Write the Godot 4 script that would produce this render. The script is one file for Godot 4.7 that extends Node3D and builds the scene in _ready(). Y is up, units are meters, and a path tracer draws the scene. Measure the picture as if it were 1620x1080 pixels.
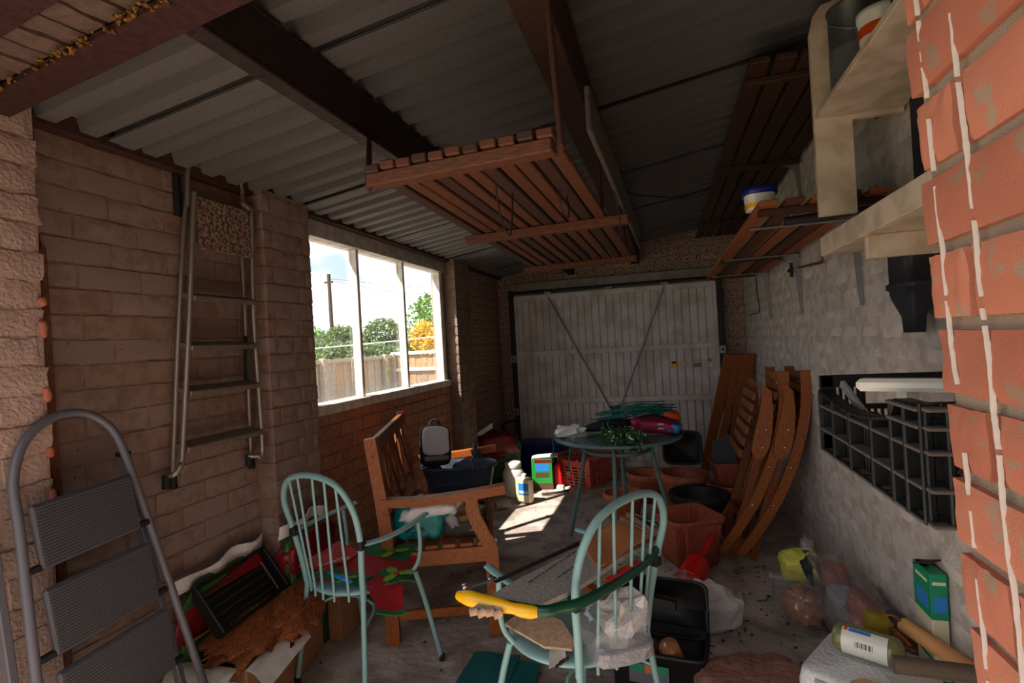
extends Node3D
# A cluttered garage seen from its side doorway. x is right, y up, and -z runs down the length of the garage;
# P(x, y, d) takes d as the distance down the garage.

const FLAT := 4294967295
var M := {}
var TX := {}
var NM := {}
var counts := {}
var cam: Camera3D
var rng := RandomNumberGenerator.new()
var brick_meshes := {}

func _ready():
	rng.seed = 11
	# ---------- camera
	cam = Camera3D.new()
	cam.name = "camera"
	cam.fov = rad_to_deg(2.0 * atan(540.0 / 850.0))
	cam.near = 0.02
	cam.far = 400.0
	var right := Vector3(0.9602, -0.0558, -0.2736)
	var fwd := Vector3(-0.274, 0.0037, -0.9617).normalized()
	var up := right.cross(fwd).normalized()
	cam.transform = Transform3D(Basis(fwd.cross(up).normalized(), up, -fwd), Vector3(0, 1.40, 0))
	add_child(cam)
	cam.current = true
	# ---------- sky and exposure
	var we := WorldEnvironment.new()
	we.name = "world_environment"
	var env := Environment.new()
	env.background_mode = Environment.BG_SKY
	var sky := Sky.new()
	var psm := PanoramaSkyMaterial.new()
	psm.panorama = sky_image()
	psm.energy_multiplier = 1.0
	sky.sky_material = psm
	env.sky = sky
	env.background_energy_multiplier = SKY_ENERGY
	env.tonemap_mode = Environment.TONE_MAPPER_LINEAR
	env.tonemap_exposure = 1.3
	env.sdfgi_enabled = true
	env.ssao_enabled = true
	env.ssil_enabled = true
	we.environment = env
	add_child(we)
	# ---------- sun
	var sun := DirectionalLight3D.new()
	sun.name = "sun"
	sun.light_color = Color(1.0, 0.96, 0.91)
	sun.light_energy = SUN_ENERGY
	sun.light_angular_distance = 0.55
	sun.shadow_enabled = true
	sun.basis = Basis.looking_at(SUN_DIR.normalized(), Vector3.UP)
	add_child(sun)
	# ---------- structure, then things
	make_textures()
	make_materials()
	structure()
	garage_door()
	ceiling_and_beams()
	outside()
	left_side()
	chairs_and_seats()
	bench_and_load()
	far_floor()
	right_side()
	front_floor()

const SKY_ENERGY := 1.7
const SUN_ENERGY := 4.0
const SUN_DIR := Vector3(0.48, -1.0, -0.62)
const HOUSE_D := -3.2
const HOUSE_H := 2.6

func sky_image() -> ImageTexture:
	var w := 1024
	var h := 512
	var im := Image.create(w, h, false, Image.FORMAT_RGBF)
	var n := FastNoiseLite.new()
	n.seed = 14
	n.frequency = 1.1
	n.fractal_octaves = 5
	var n2 := FastNoiseLite.new()
	n2.seed = 9
	n2.frequency = 3.0
	n2.fractal_octaves = 4
	for y in h:
		var el := (0.5 - (y + 0.5) / h) * PI
		for x in w:
			var az := (x + 0.5) / w * TAU
			var e := maxf(sin(el), 0.0)
			var d := Vector3(cos(el) * sin(az), sin(el), -cos(el) * cos(az))
			var q := Vector3(d.x, d.y * 2.2, d.z)
			var c := n.get_noise_3dv(q * 1.3) * 1.2 + n2.get_noise_3dv(q) * 0.3
			c = smoothstep(-0.30, 0.05, c + 0.22 * (1.0 - e))
			var blue := Color(0.12, 0.24, 0.46).lerp(Color(0.24, 0.37, 0.50), pow(1.0 - e, 3.0))
			var cl := Color(1.12, 1.12, 1.12) * (0.85 + 0.5 * n2.get_noise_3dv(q * 0.8 + Vector3(4, 1, 7)))
			im.set_pixel(x, y, blue.lerp(cl, c))
	return ImageTexture.create_from_image(im)

# ------------------------------------------------------------------ textures and materials
func noise_tex(key: String, size: int, freq: float, oct: int, sd: int, c0: Color, c1: Color, t0: float, t1: float, kind := FastNoiseLite.TYPE_SIMPLEX_SMOOTH):
	var n := FastNoiseLite.new()
	n.noise_type = kind
	n.seed = sd
	n.frequency = freq
	n.fractal_octaves = oct
	var g := n.get_seamless_image(size, size)
	g.convert(Image.FORMAT_L8)
	var src := g.get_data()
	var out := PackedByteArray()
	out.resize(size * size * 3)
	var lut := []
	for i in 256:
		lut.append(c0.lerp(c1, smoothstep(t0, t1, i / 255.0)))
	for i in src.size():
		var c: Color = lut[src[i]]
		out[i * 3] = int(c.r * 255.0)
		out[i * 3 + 1] = int(c.g * 255.0)
		out[i * 3 + 2] = int(c.b * 255.0)
	TX[key] = ImageTexture.create_from_image(Image.create_from_data(size, size, false, Image.FORMAT_RGB8, out))

func bump_tex(key: String, size: int, freq: float, oct: int, sd: int, amount: float):
	var n := FastNoiseLite.new()
	n.seed = sd
	n.frequency = freq
	n.fractal_octaves = oct
	var g := n.get_seamless_image(size, size)
	g.convert(Image.FORMAT_RGBA8)
	g.bump_map_to_normal_map(amount)
	NM[key] = ImageTexture.create_from_image(g)

func make_textures():
	var w := Color(1, 1, 1)
	noise_tex("grain", 512, 0.06, 5, 1, Color(0.86, 0.86, 0.86), w, 0.2, 0.75)
	noise_tex("speck", 512, 0.16, 4, 2, Color(0.76, 0.74, 0.72), w, 0.2, 0.6)
	noise_tex("blotch", 512, 0.012, 5, 3, Color(0.88, 0.86, 0.84), w, 0.2, 0.7)
	noise_tex("wood", 512, 0.035, 4, 4, Color(0.70, 0.63, 0.57), w, 0.25, 0.7)
	noise_tex("concrete", 512, 0.013, 6, 5, Color(0.83, 0.81, 0.80), w, 0.25, 0.65)
	noise_tex("peel", 512, 0.03, 5, 6, Color(0.62, 0.34, 0.24), w, 0.10, 0.16)
	noise_tex("peel_more", 512, 0.028, 5, 16, Color(0.58, 0.34, 0.25), w, 0.28, 0.42)
	noise_tex("brick_face", 512, 0.009, 4, 17, Color(0.66, 0.56, 0.47), Color(0.77, 0.475, 0.375), 0.20, 0.38)
	noise_tex("rust", 512, 0.02, 6, 7, Color(0.78, 0.66, 0.60), w, 0.3, 0.65)
	noise_tex("fur", 512, 0.07, 4, 8, Color(0.28, 0.22, 0.18), w, 0.3, 0.75)
	noise_tex("mould", 256, 0.03, 5, 12, Color(0.50, 0.44, 0.41), w, 0.28, 0.66)
	noise_tex("cloth_red", 256, 0.009, 1, 21, Color(0.10, 0.30, 0.16), Color(0.52, 0.02, 0.05), 0.44, 0.46)
	noise_tex("straw", 256, 0.12, 3, 22, Color(0.35, 0.25, 0.12), Color(0.85, 0.66, 0.35), 0.3, 0.7)
	noise_tex("bark", 256, 0.05, 4, 23, Color(0.5, 0.45, 0.4), w, 0.3, 0.7)
	noise_tex("moss", 256, 0.06, 4, 24, Color(0.28, 0.18, 0.04), Color(0.62, 0.42, 0.12), 0.4, 0.65)
	bump_tex("rough", 512, 0.05, 5, 31, 6.0)
	bump_tex("fine", 512, 0.16, 4, 32, 4.0)
	bump_tex("crumple", 512, 0.02, 4, 33, 9.0)

func mat(key: String, col: Color, rough := 0.8, tex := "", sc := Vector3.ONE * 2.0, nrm := "", ns := 0.5, metal := 0.0) -> StandardMaterial3D:
	var m := StandardMaterial3D.new()
	m.resource_name = key
	m.albedo_color = col
	m.roughness = rough
	m.metallic = metal
	if tex != "":
		m.albedo_texture = TX[tex]
	if nrm != "":
		m.normal_enabled = true
		m.normal_texture = NM[nrm]
		m.normal_scale = ns
	if tex != "" or nrm != "":
		m.uv1_triplanar = true
		m.uv1_world_triplanar = true
		m.uv1_scale = sc
	M[key] = m
	return m

func clear_mat(key: String, col: Color, alpha: float, rough := 0.1) -> StandardMaterial3D:
	var m := mat(key, Color(col.r, col.g, col.b, alpha), rough)
	m.transparency = BaseMaterial3D.TRANSPARENCY_ALPHA
	m.cull_mode = BaseMaterial3D.CULL_DISABLED
	return m

func make_materials():
	var u := Vector3.ONE
	# setting
	for i in 4:
		var k: float = [1.0, 0.97, 0.94, 0.985][i]
		mat("paint_left_%d" % i, Color(0.575 * k, (0.49 if i != 1 else 0.47) * k, (0.44 if i != 1 else 0.41) * k), 0.85, "peel" if i == 2 else "blotch", u * (1.7 + i * 0.3), "rough", 0.2)
		mat("paint_right_%d" % i, Color(0.86 * k, 0.81 * k, 0.78 * k), 0.85, "blotch", u * (0.8 + i * 0.15))
		mat("paint_old_%d" % i, Color(0.68 * k, 0.59 * k, 0.53 * k), 0.9, "peel_more", u * (2.0 + i * 0.4), "rough", 0.8)
		mat("brick_bare_%d" % i, Color(0.74 * k, 0.53 * k, 0.40 * k), 0.9, "blotch", u * (2.5 + i * 0.4), "rough", 0.3)
		mat("brick_red_%d" % i, [Color(0.98, 0.97, 0.96), Color(1.0, 1.0, 1.0), Color(0.90, 0.87, 0.86), Color(0.95, 0.93, 0.92)][i], 0.95, "brick_face", u * 4.0, "fine", 0.22)
	mat("mortar_left", Color(0.56, 0.465, 0.41), 0.95, "blotch", u * 1.6, "rough", 0.4)
	mat("mortar_right", Color(0.80, 0.76, 0.73), 0.95, "blotch", u * 1.2, "rough", 0.3)
	mat("mortar_bare", Color(0.62, 0.46, 0.36), 0.95, "blotch", u * 2.6, "rough", 0.8)
	mat("mortar_grey", Color(0.68, 0.60, 0.53), 0.95, "speck", u * 8.0, "fine", 0.6)
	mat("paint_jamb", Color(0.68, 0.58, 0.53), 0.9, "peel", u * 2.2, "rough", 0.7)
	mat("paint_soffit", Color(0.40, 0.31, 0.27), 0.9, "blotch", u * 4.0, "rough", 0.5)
	mat("masonry_outside", Color(0.55, 0.38, 0.30), 0.9, "blotch", u * 2.0)
	mat("floor_concrete", Color(0.72, 0.67, 0.63), 0.92, "concrete", u * 0.55, "rough", 0.3)
	mat("roof_sheet", Color(0.40, 0.39, 0.385), 0.9, "speck", u * 2.6, "rough", 0.2)
	mat("steel_rust", Color(0.24, 0.09, 0.075), 0.75, "rust", u * 3.0, "rough", 0.3)
	mat("beam_steel", Color(0.16, 0.10, 0.09), 0.7, "rust", u * 2.0, "rough", 0.4)
	mat("old_board", Color(0.31, 0.285, 0.265), 0.9, "wood", Vector3(14, 14, 1.2))
	mat("timber_brown", Color(0.27, 0.14, 0.095), 0.8, "wood", Vector3(14, 14, 1.2), "rough", 0.3)
	mat("moss", Color(1, 1, 1), 1.0, "moss", u * 6.0, "fine", 1.0)
	mat("frame_white", Color(0.90, 0.88, 0.84), 0.6, "blotch", u * 1.5)
	mat("frame_grey", Color(0.72, 0.70, 0.68), 0.7, "blotch", u * 1.5)
	mat("door_white", Color(0.84, 0.82, 0.81), 0.45, "blotch", u * 0.5)
	mat("door_pale", Color(0.55, 0.53, 0.50), 0.7, "blotch", u * 1.0)
	mat("dark_steel", Color(0.13, 0.13, 0.14), 0.6, "grain", u * 4.0)
	mat("galv", Color(0.62, 0.63, 0.65), 0.45, "grain", u * 5.0, "", 0.5, 0.6)
	mat("paint_white_line", Color(0.80, 0.74, 0.70), 0.95)
	clear_mat("glass", Color(0.9, 0.95, 0.95), 0.05, 0.02)
	# wood
	for ax in 3:
		var s := Vector3(16, 16, 16)
		s[ax] = 1.3
		var a: String = ["x", "y", "z"][ax]
		mat("teak_" + a, Color(0.67, 0.37, 0.13), 0.5, "wood", s)
		mat("teak_dark_" + a, Color(0.55, 0.29, 0.10), 0.5, "wood", s)
		mat("slat_" + a, Color(0.39, 0.215, 0.095), 0.7, "wood", s)
		mat("slat_dark_" + a, Color(0.26, 0.14, 0.07), 0.7, "wood", s)
		mat("pine_" + a, Color(0.66, 0.38, 0.18), 0.6, "wood", s)
		mat("fence_" + a, Color(0.74, 0.69, 0.63), 0.9, "wood", s * 0.5)
		mat("fence_tan_" + a, Color(0.75, 0.63, 0.49), 0.9, "wood", s * 0.5)
	mat("batten", Color(0.45, 0.28, 0.19), 0.8, "wood", Vector3(16, 1.3, 16))
	mat("offcut", Color(0.80, 0.66, 0.54), 0.8, "blotch", u * 6.0)
	# metals and plastics
	mat("alu", Color(0.66, 0.62, 0.57), 0.42, "speck", u * 6.0, "", 0.5, 0.75)
	mat("alu_tread", Color(0.52, 0.47, 0.43), 0.6, "blotch", u * 5.0, "", 0.5, 0.5)
	mat("platform_stained", Color(0.62, 0.52, 0.44), 0.9, "mould", u * 6.5)
	mat("rubber", Color(0.05, 0.05, 0.055), 0.7)
	mat("black_plastic", Color(0.06, 0.06, 0.07), 0.5, "grain", u * 4.0)
	mat("black_dusty", Color(0.15, 0.147, 0.145), 0.6, "grain", u * 6.0)
	mat("crate_dust", Color(0.40, 0.36, 0.33), 0.9)
	mat("ladder_grey", Color(0.40, 0.40, 0.43), 0.45, "", u, "", 0.5, 0.2)
	mat("ladder_tread", Color(0.30, 0.30, 0.32), 0.6, "speck", u * 3.0)
	mat("chair_blue", Color(0.51, 0.67, 0.67), 0.42)
	mat("table_green", Color(0.36, 0.48, 0.48), 0.45)
	mat("red_clip", Color(0.45, 0.05, 0.06), 0.6)
	mat("cardboard", Color(0.66, 0.48, 0.33), 0.9, "grain", u * 2.0)
	mat("cardboard_grey", Color(0.70, 0.67, 0.63), 0.9, "grain", u * 2.0)
	mat("cardboard_orange", Color(0.80, 0.50, 0.28), 0.9, "grain", u * 3.0)
	mat("print_white", Color(0.86, 0.84, 0.80), 0.8, "blotch", u * 2.0)
	mat("print_black", Color(0.05, 0.05, 0.05), 0.7)
	mat("coir", Color(0.78, 0.46, 0.24), 1.0, "fur", Vector3(10, 10, 3), "fine", 1.0)
	mat("coir_hair", Color(0.66, 0.38, 0.19), 1.0)
	mat("bag_white", Color(0.95, 0.94, 0.93), 0.4, "grain", u * 4.0, "crumple", 0.8)
	mat("bag_grey", Color(0.62, 0.62, 0.64), 0.5, "grain", u * 4.0, "crumple", 0.8)
	mat("bag_red", Color(0.46, 0.05, 0.07), 0.4, "", u * 4.0, "crumple", 0.8)
	mat("bag_green", Color(0.20, 0.36, 0.14), 0.4, "grain", u * 3.0, "crumple", 0.8)
	mat("cloth_print", Color(1, 1, 1), 0.75, "cloth_red", u * 2.3)
	mat("cloth_red", Color(0.68, 0.04, 0.09), 0.75, "grain", u * 4.0)
	mat("cloth_green", Color(0.10, 0.44, 0.24), 0.75, "grain", u * 4.0)
	mat("lime", Color(0.50, 0.68, 0.18), 0.7)
	mat("berry", Color(0.75, 0.06, 0.05), 0.5)
	mat("sky_blue", Color(0.16, 0.50, 0.80), 0.45)
	mat("teal_bag", Color(0.02, 0.50, 0.50), 0.35, "", u * 5.0, "crumple", 0.7)
	mat("teal_cloth", Color(0.02, 0.42, 0.42), 0.8, "grain", u * 6.0)
	mat("teal_rope", Color(0.06, 0.45, 0.42), 0.6)
	mat("trug_blue", Color(0.23, 0.28, 0.34), 0.42, "grain", u * 3.0)
	mat("silver_cloth", Color(0.80, 0.80, 0.82), 0.6, "grain", u * 8.0)
	mat("black_cloth", Color(0.05, 0.05, 0.055), 0.85, "grain", u * 8.0)
	mat("straw", Color(1, 1, 1), 1.0, "straw", u * 8.0, "fine", 1.0)
	mat("tub_white", Color(0.90, 0.89, 0.85), 0.35)
	mat("cream_bottle", Color(0.86, 0.80, 0.66), 0.5)
	mat("green_box", Color(0.12, 0.55, 0.20), 0.5)
	mat("earth_print", Color(0.36, 0.26, 0.16), 0.6, "blotch", u * 9.0)
	mat("blue_crate", Color(0.05, 0.12, 0.50), 0.45)
	mat("basket_pink", Color(0.80, 0.34, 0.28), 0.5)
	mat("basket_rim", Color(0.80, 0.45, 0.40), 0.5)
	mat("terracotta", Color(0.66, 0.33, 0.23), 0.75, "blotch", u * 3.0)
	mat("terracotta_pale", Color(0.72, 0.42, 0.31), 0.8, "blotch", u * 3.0)
	mat("slate_grey", Color(0.24, 0.25, 0.26), 0.7, "grain", u * 4.0)
	mat("glass_top", Color(0.36, 0.44, 0.44), 0.12)
	mat("leaf", Color(0.16, 0.34, 0.12), 0.6)
	mat("petal", Color(0.92, 0.92, 0.85), 0.7)
	mat("magenta", Color(0.55, 0.05, 0.22), 0.5)
	mat("umbrella", Color(0.13, 0.13, 0.18), 0.6)
	mat("orange", Color(0.90, 0.30, 0.05), 0.45)
	mat("yellow", Color(0.95, 0.72, 0.02), 0.3)
	mat("yellow_bag", Color(0.88, 0.85, 0.36), 0.4, "", u * 5.0, "crumple", 0.8)
	mat("scoop_red", Color(0.80, 0.08, 0.06), 0.35)
	mat("saw_green", Color(0.0, 0.26, 0.18), 0.3)
	mat("chrome", Color(0.75, 0.75, 0.76), 0.2, "", u, "", 0.5, 1.0)
	mat("saw_blade", Color(0.10, 0.09, 0.09), 0.5, "", u, "", 0.5, 0.4)
	clear_mat("film", Color(0.80, 0.80, 0.82), 0.16, 0.08)
	clear_mat("film_brown", Color(0.60, 0.40, 0.33), 0.75, 0.35)
	clear_mat("jar", Color(0.85, 0.60, 0.40), 0.45, 0.08)
	mat("bottle_olive", Color(0.46, 0.47, 0.30), 0.14)
	mat("shelf_white", Color(0.83, 0.75, 0.66), 0.5, "blotch", u * 1.2)
	mat("navy", Color(0.06, 0.09, 0.17), 0.6)
	mat("tin", Color(0.45, 0.45, 0.46), 0.4, "grain", u * 6.0, "", 0.5, 0.7)
	mat("copper", Color(0.62, 0.35, 0.22), 0.4, "", u, "", 0.5, 0.7)
	mat("hopper", Color(0.12, 0.13, 0.16), 0.5)
	mat("tube_brown", Color(0.42, 0.35, 0.30), 0.7, "grain", u * 5.0)
	mat("tan", Color(0.86, 0.62, 0.40), 0.6)
	mat("tea_green", Color(0.04, 0.54, 0.38), 0.5)
	mat("cream_print", Color(0.86, 0.82, 0.68), 0.6)
	mat("brown_sack", Color(0.66, 0.46, 0.40), 0.4, "blotch", u * 3.0, "crumple", 0.8)
	mat("side_path", Color(0.80, 0.78, 0.74), 0.95, "blotch", u * 0.8)
	mat("grass", Color(0.40, 0.42, 0.28), 1.0, "blotch", u * 0.7)
	mat("paving", Color(0.45, 0.42, 0.39), 0.9, "grain", u * 1.0)
	mat("bark", Color(0.36, 0.28, 0.22), 1.0, "bark", u * 4.0)
	mat("crumbs", Color(0.34, 0.25, 0.18), 1.0)
	mat("sponge", Color(0.58, 0.48, 0.13), 0.9, "grain", u * 6.0)
	mat("paper_bits", Color(0.80, 0.78, 0.74), 0.9)
	for k in [["foliage_dark", Color(0.36, 0.44, 0.28)], ["foliage_mid", Color(0.36, 0.52, 0.18)], ["foliage_gold", Color(0.88, 0.70, 0.20)], ["foliage_green", Color(0.38, 0.55, 0.22)], ["blossom", Color(0.45, 0.30, 0.62)]]:
		var lm := mat(k[0], k[1], 0.7)
		lm.cull_mode = BaseMaterial3D.CULL_DISABLED
		lm.backlight_enabled = true
		lm.backlight = Color(0.35, 0.4, 0.2)

# ------------------------------------------------------------------ helpers: nodes
func P(x: float, y: float, d: float) -> Vector3:
	return Vector3(x, y, -d)

func P3(a: Array) -> Vector3:
	return Vector3(a[0], a[1], -a[2])

func pts(a: Array) -> Array:
	var o := []
	for q in a:
		o.append(P3(q))
	return o

func numbered(parent: Node, called: String) -> String:
	var k := str(parent.get_instance_id()) + called
	counts[k] = counts.get(k, -1) + 1
	return called if counts[k] == 0 else "%s_%03d" % [called, counts[k]]

func S() -> SurfaceTool:
	var st := SurfaceTool.new()
	st.begin(Mesh.PRIMITIVE_TRIANGLES)
	return st

func fin(called: String, st: SurfaceTool, m, parent: Node = self) -> MeshInstance3D:
	st.generate_normals()
	return put(called, st.commit(), m, parent)

func put(called: String, mesh: Mesh, m, parent: Node = self) -> MeshInstance3D:
	var o := MeshInstance3D.new()
	o.name = numbered(parent, called)
	o.mesh = mesh
	o.material_override = M[m] if m is String else m
	parent.add_child(o, true)
	return o

func tag(o: Node, label: String, category: String, group := "") -> Node:
	o.set_meta("label", label)
	o.set_meta("category", category)
	if group != "":
		o.set_meta("group", group)
	return o

func kind(o: Node, k: String) -> Node:
	o.set_meta("kind", k)
	return o

func root(called: String) -> Node3D:
	var o := Node3D.new()
	o.name = numbered(self, called)
	add_child(o, true)
	return o

func thing(called: String, label: String, category: String, group := "") -> Node3D:
	var o := root(called)
	tag(o, label, category, group)
	return o

func struct(called: String, label: String) -> Node3D:
	var o := root(called)
	o.set_meta("label", label)
	o.set_meta("category", called.get_slice("_", 0))
	return kind(o, "structure")

func rebase(o: Node3D, base: Vector3):          # built in world axes; now set the thing's own base
	for c in o.get_children():
		c.position -= base
	o.position = base

func dup(o: Node3D, label: String, shift: Vector3, turn := 0.0) -> Node3D:
	var c = o.duplicate()
	var base: String = o.name
	c.name = numbered(self, base)
	add_child(c, true)
	c.position = o.position + shift
	c.rotation.y = o.rotation.y + turn
	c.set_meta("label", label)
	return c

# ------------------------------------------------------------------ helpers: shapes
func smooth(st: SurfaceTool, on: bool):
	st.set_smooth_group(1 if on else FLAT)

func tri(st: SurfaceTool, a: Vector3, b: Vector3, c: Vector3):    # counter-clockwise seen from outside
	st.add_vertex(a)
	st.add_vertex(c)
	st.add_vertex(b)

func quad(st: SurfaceTool, a: Vector3, b: Vector3, c: Vector3, d: Vector3):
	tri(st, a, b, c)
	tri(st, a, c, d)

func face(st: SurfaceTool, f: Array, c: Vector3):                 # a convex face, turned away from c
	var n: Vector3 = (f[1] - f[0]).cross(f[2] - f[0])
	if n.dot(f[0] - c) < 0.0:
		f.reverse()
	for i in range(1, f.size() - 1):
		tri(st, f[0], f[i], f[i + 1])

func box(st: SurfaceTool, T: Transform3D, s: Vector3, ch := 0.003):
	smooth(st, false)
	ch = minf(ch, minf(s.x, minf(s.y, s.z)) * 0.3)
	var h := s * 0.5
	var i := h - Vector3.ONE * ch
	var c := T.origin
	for ax in 3:
		var b := (ax + 1) % 3
		var e := (ax + 2) % 3
		for sg in [-1.0, 1.0]:
			var f := []
			for k in [[-1, -1], [1, -1], [1, 1], [-1, 1]]:
				var v := Vector3.ZERO
				v[ax] = sg * h[ax]
				v[b] = k[0] * i[b]
				v[e] = k[1] * i[e]
				f.append(T * v)
			face(st, f, c)
			for sg2 in [-1.0, 1.0]:
				var g := []
				for k in [[0, -1], [0, 1], [1, 1], [1, -1]]:
					var v := Vector3.ZERO
					v[ax] = sg * (h[ax] if k[0] == 0 else i[ax])
					v[b] = sg2 * (i[b] if k[0] == 0 else h[b])
					v[e] = k[1] * i[e]
					g.append(T * v)
				face(st, g, c)
	for sx in [-1.0, 1.0]:
		for sy in [-1.0, 1.0]:
			for sz in [-1.0, 1.0]:
				face(st, [T * Vector3(sx * h.x, sy * i.y, sz * i.z), T * Vector3(sx * i.x, sy * h.y, sz * i.z), T * Vector3(sx * i.x, sy * i.y, sz * h.z)], c)

func abox(st: SurfaceTool, x0: float, x1: float, y0: float, y1: float, d0: float, d1: float, ch := 0.003):
	box(st, Transform3D(Basis(), P((x0 + x1) / 2, (y0 + y1) / 2, (d0 + d1) / 2)), Vector3(absf(x1 - x0), absf(y1 - y0), absf(d1 - d0)), ch)

func frame_along(a: Vector3, b: Vector3, up := Vector3.UP) -> Transform3D:
	var z := (b - a).normalized()
	if absf(z.dot(up)) > 0.97:
		up = Vector3.RIGHT if absf(z.x) < 0.9 else Vector3.BACK
	var x := up.cross(z).normalized()
	return Transform3D(Basis(x, z.cross(x), z), (a + b) / 2)

func bar(st: SurfaceTool, a: Vector3, b: Vector3, w: float, h: float, up := Vector3.UP, ch := 0.003):
	box(st, frame_along(a, b, up), Vector3(w, h, a.distance_to(b)), ch)

func curve(p: Array, n := 6, closed := false) -> Array:           # Catmull-Rom through the points
	var o := []
	var c := p.size()
	for i in (c if closed else c - 1):
		var p0: Vector3 = p[(i - 1 + c) % c] if closed or i > 0 else p[0] * 2.0 - p[1]
		var p1: Vector3 = p[i]
		var p2: Vector3 = p[(i + 1) % c]
		var p3: Vector3 = p[(i + 2) % c] if closed or i + 2 < c else p2 * 2.0 - p1
		for k in n:
			o.append(p1.cubic_interpolate(p2, p0, p3, float(k) / n))
	if not closed:
		o.append(p[c - 1])
	return o

func tube(st: SurfaceTool, p: Array, r, seg := 8, closed := false, squash := 1.0):
	smooth(st, true)
	var c := p.size()
	var rings := []
	var n := Vector3.ZERO
	for i in c:
		var t: Vector3
		if closed:
			t = (p[(i + 1) % c] - p[(i - 1 + c) % c]).normalized()
		else:
			t = (p[mini(i + 1, c - 1)] - p[maxi(i - 1, 0)]).normalized()
		if n == Vector3.ZERO:
			n = t.cross(Vector3.UP if absf(t.y) < 0.9 else Vector3.RIGHT).normalized()
		n = (n - t * n.dot(t)).normalized()
		var b := t.cross(n)
		var ring := []
		var rr: float = r[i] if r is Array else r
		for k in seg:
			var a := TAU * k / seg
			ring.append(p[i] + n * cos(a) * rr + b * sin(a) * rr * squash)
		rings.append(ring)
	for i in (c if closed else c - 1):
		var A: Array = rings[i]
		var B: Array = rings[(i + 1) % c]
		for k in seg:
			var l := (k + 1) % seg
			quad(st, A[k], A[l], B[l], B[k])
	if not closed:
		smooth(st, false)
		for k in range(1, seg - 1):
			tri(st, rings[0][0], rings[0][k + 1], rings[0][k])
			tri(st, rings[c - 1][0], rings[c - 1][k], rings[c - 1][k + 1])

func lathe(st: SurfaceTool, T: Transform3D, prof: Array, seg := 24, sharp := false):   # [r, y] pairs, outside first going up
	for i in prof.size() - 1:
		st.set_smooth_group(1 + i if sharp else 1)
		for k in seg:
			var a := TAU * k / seg
			var b := TAU * (k + 1) / seg
			var A: Array = prof[i]
			var B: Array = prof[i + 1]
			var p0 := T * Vector3(cos(a) * A[0], A[1], -sin(a) * A[0])
			var p1 := T * Vector3(cos(b) * A[0], A[1], -sin(b) * A[0])
			var p2 := T * Vector3(cos(b) * B[0], B[1], -sin(b) * B[0])
			var p3 := T * Vector3(cos(a) * B[0], B[1], -sin(a) * B[0])
			if A[0] > 0.0001:
				tri(st, p0, p1, p2)
			if B[0] > 0.0001:
				tri(st, p0, p2, p3)

func sq_lathe(st: SurfaceTool, T: Transform3D, prof: Array, aspect := 1.0, pw := 0.35, seg := 32, flute := 0.0):   # rounded-square sections
	for i in prof.size() - 1:
		st.set_smooth_group(1)
		for k in seg:
			var q := []
			for e in [[k, prof[i]], [k + 1, prof[i]], [k + 1, prof[i + 1]], [k, prof[i + 1]]]:
				var a: float = TAU * e[0] / seg
				var r: float = e[1][0]
				if flute > 0.0 and e[1].size() > 2:
					r *= 1.0 - flute * (0.5 + 0.5 * cos(a * 20.0))
				q.append(T * Vector3(signf(cos(a)) * pow(absf(cos(a)), pw) * r, e[1][1], -signf(sin(a)) * pow(absf(sin(a)), pw) * r * aspect))
			quad(st, q[0], q[1], q[2], q[3])

func blob(st: SurfaceTool, T: Transform3D, s: Vector3, pw := 0.7, amp := 0.1, freq := 3.0, sd := 1, nu := 28, nv := 16, crisp := false):
	smooth(st, not crisp)
	var n := FastNoiseLite.new()
	n.seed = sd
	n.frequency = freq
	n.fractal_octaves = 3
	var g := []
	for j in nv + 1:
		var row := []
		var el := (float(j) / nv - 0.5) * PI
		for i in nu:
			var az := TAU * i / nu
			var v := Vector3(signf(cos(az)) * pow(absf(cos(az)), pw) * pow(absf(cos(el)), pw), signf(sin(el)) * pow(absf(sin(el)), pw), signf(sin(az)) * pow(absf(sin(az)), pw) * pow(absf(cos(el)), pw))
			v *= 1.0 + amp * n.get_noise_3dv(v * s * 4.0) * 2.0
			row.append(T * (v * s))
		g.append(row)
	for j in nv:
		for i in nu:
			var k := (i + 1) % nu
			if j > 0:
				tri(st, g[j][k], g[j][i], g[j + 1][i])
			if j < nv - 1:
				tri(st, g[j][k], g[j + 1][i], g[j + 1][k])

func sheet(st: SurfaceTool, nu: int, nv: int, f: Callable, off: Vector3):     # a closed sheet: f(u, v) and the same moved by off
	smooth(st, true)
	var g := []
	for j in nv + 1:
		var row := []
		for i in nu + 1:
			row.append(f.call(float(i) / nu, float(j) / nv))
		g.append(row)
	for j in nv:
		for i in nu:
			quad(st, g[j][i], g[j][i + 1], g[j + 1][i + 1], g[j + 1][i])
			quad(st, g[j + 1][i] + off, g[j + 1][i + 1] + off, g[j][i + 1] + off, g[j][i] + off)
	smooth(st, false)
	for i in nu:
		quad(st, g[0][i + 1], g[0][i], g[0][i] + off, g[0][i + 1] + off)
		quad(st, g[nv][i], g[nv][i + 1], g[nv][i + 1] + off, g[nv][i] + off)
	for j in nv:
		quad(st, g[j][0], g[j + 1][0], g[j + 1][0] + off, g[j][0] + off)
		quad(st, g[j + 1][nu], g[j][nu], g[j][nu] + off, g[j + 1][nu] + off)

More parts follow.
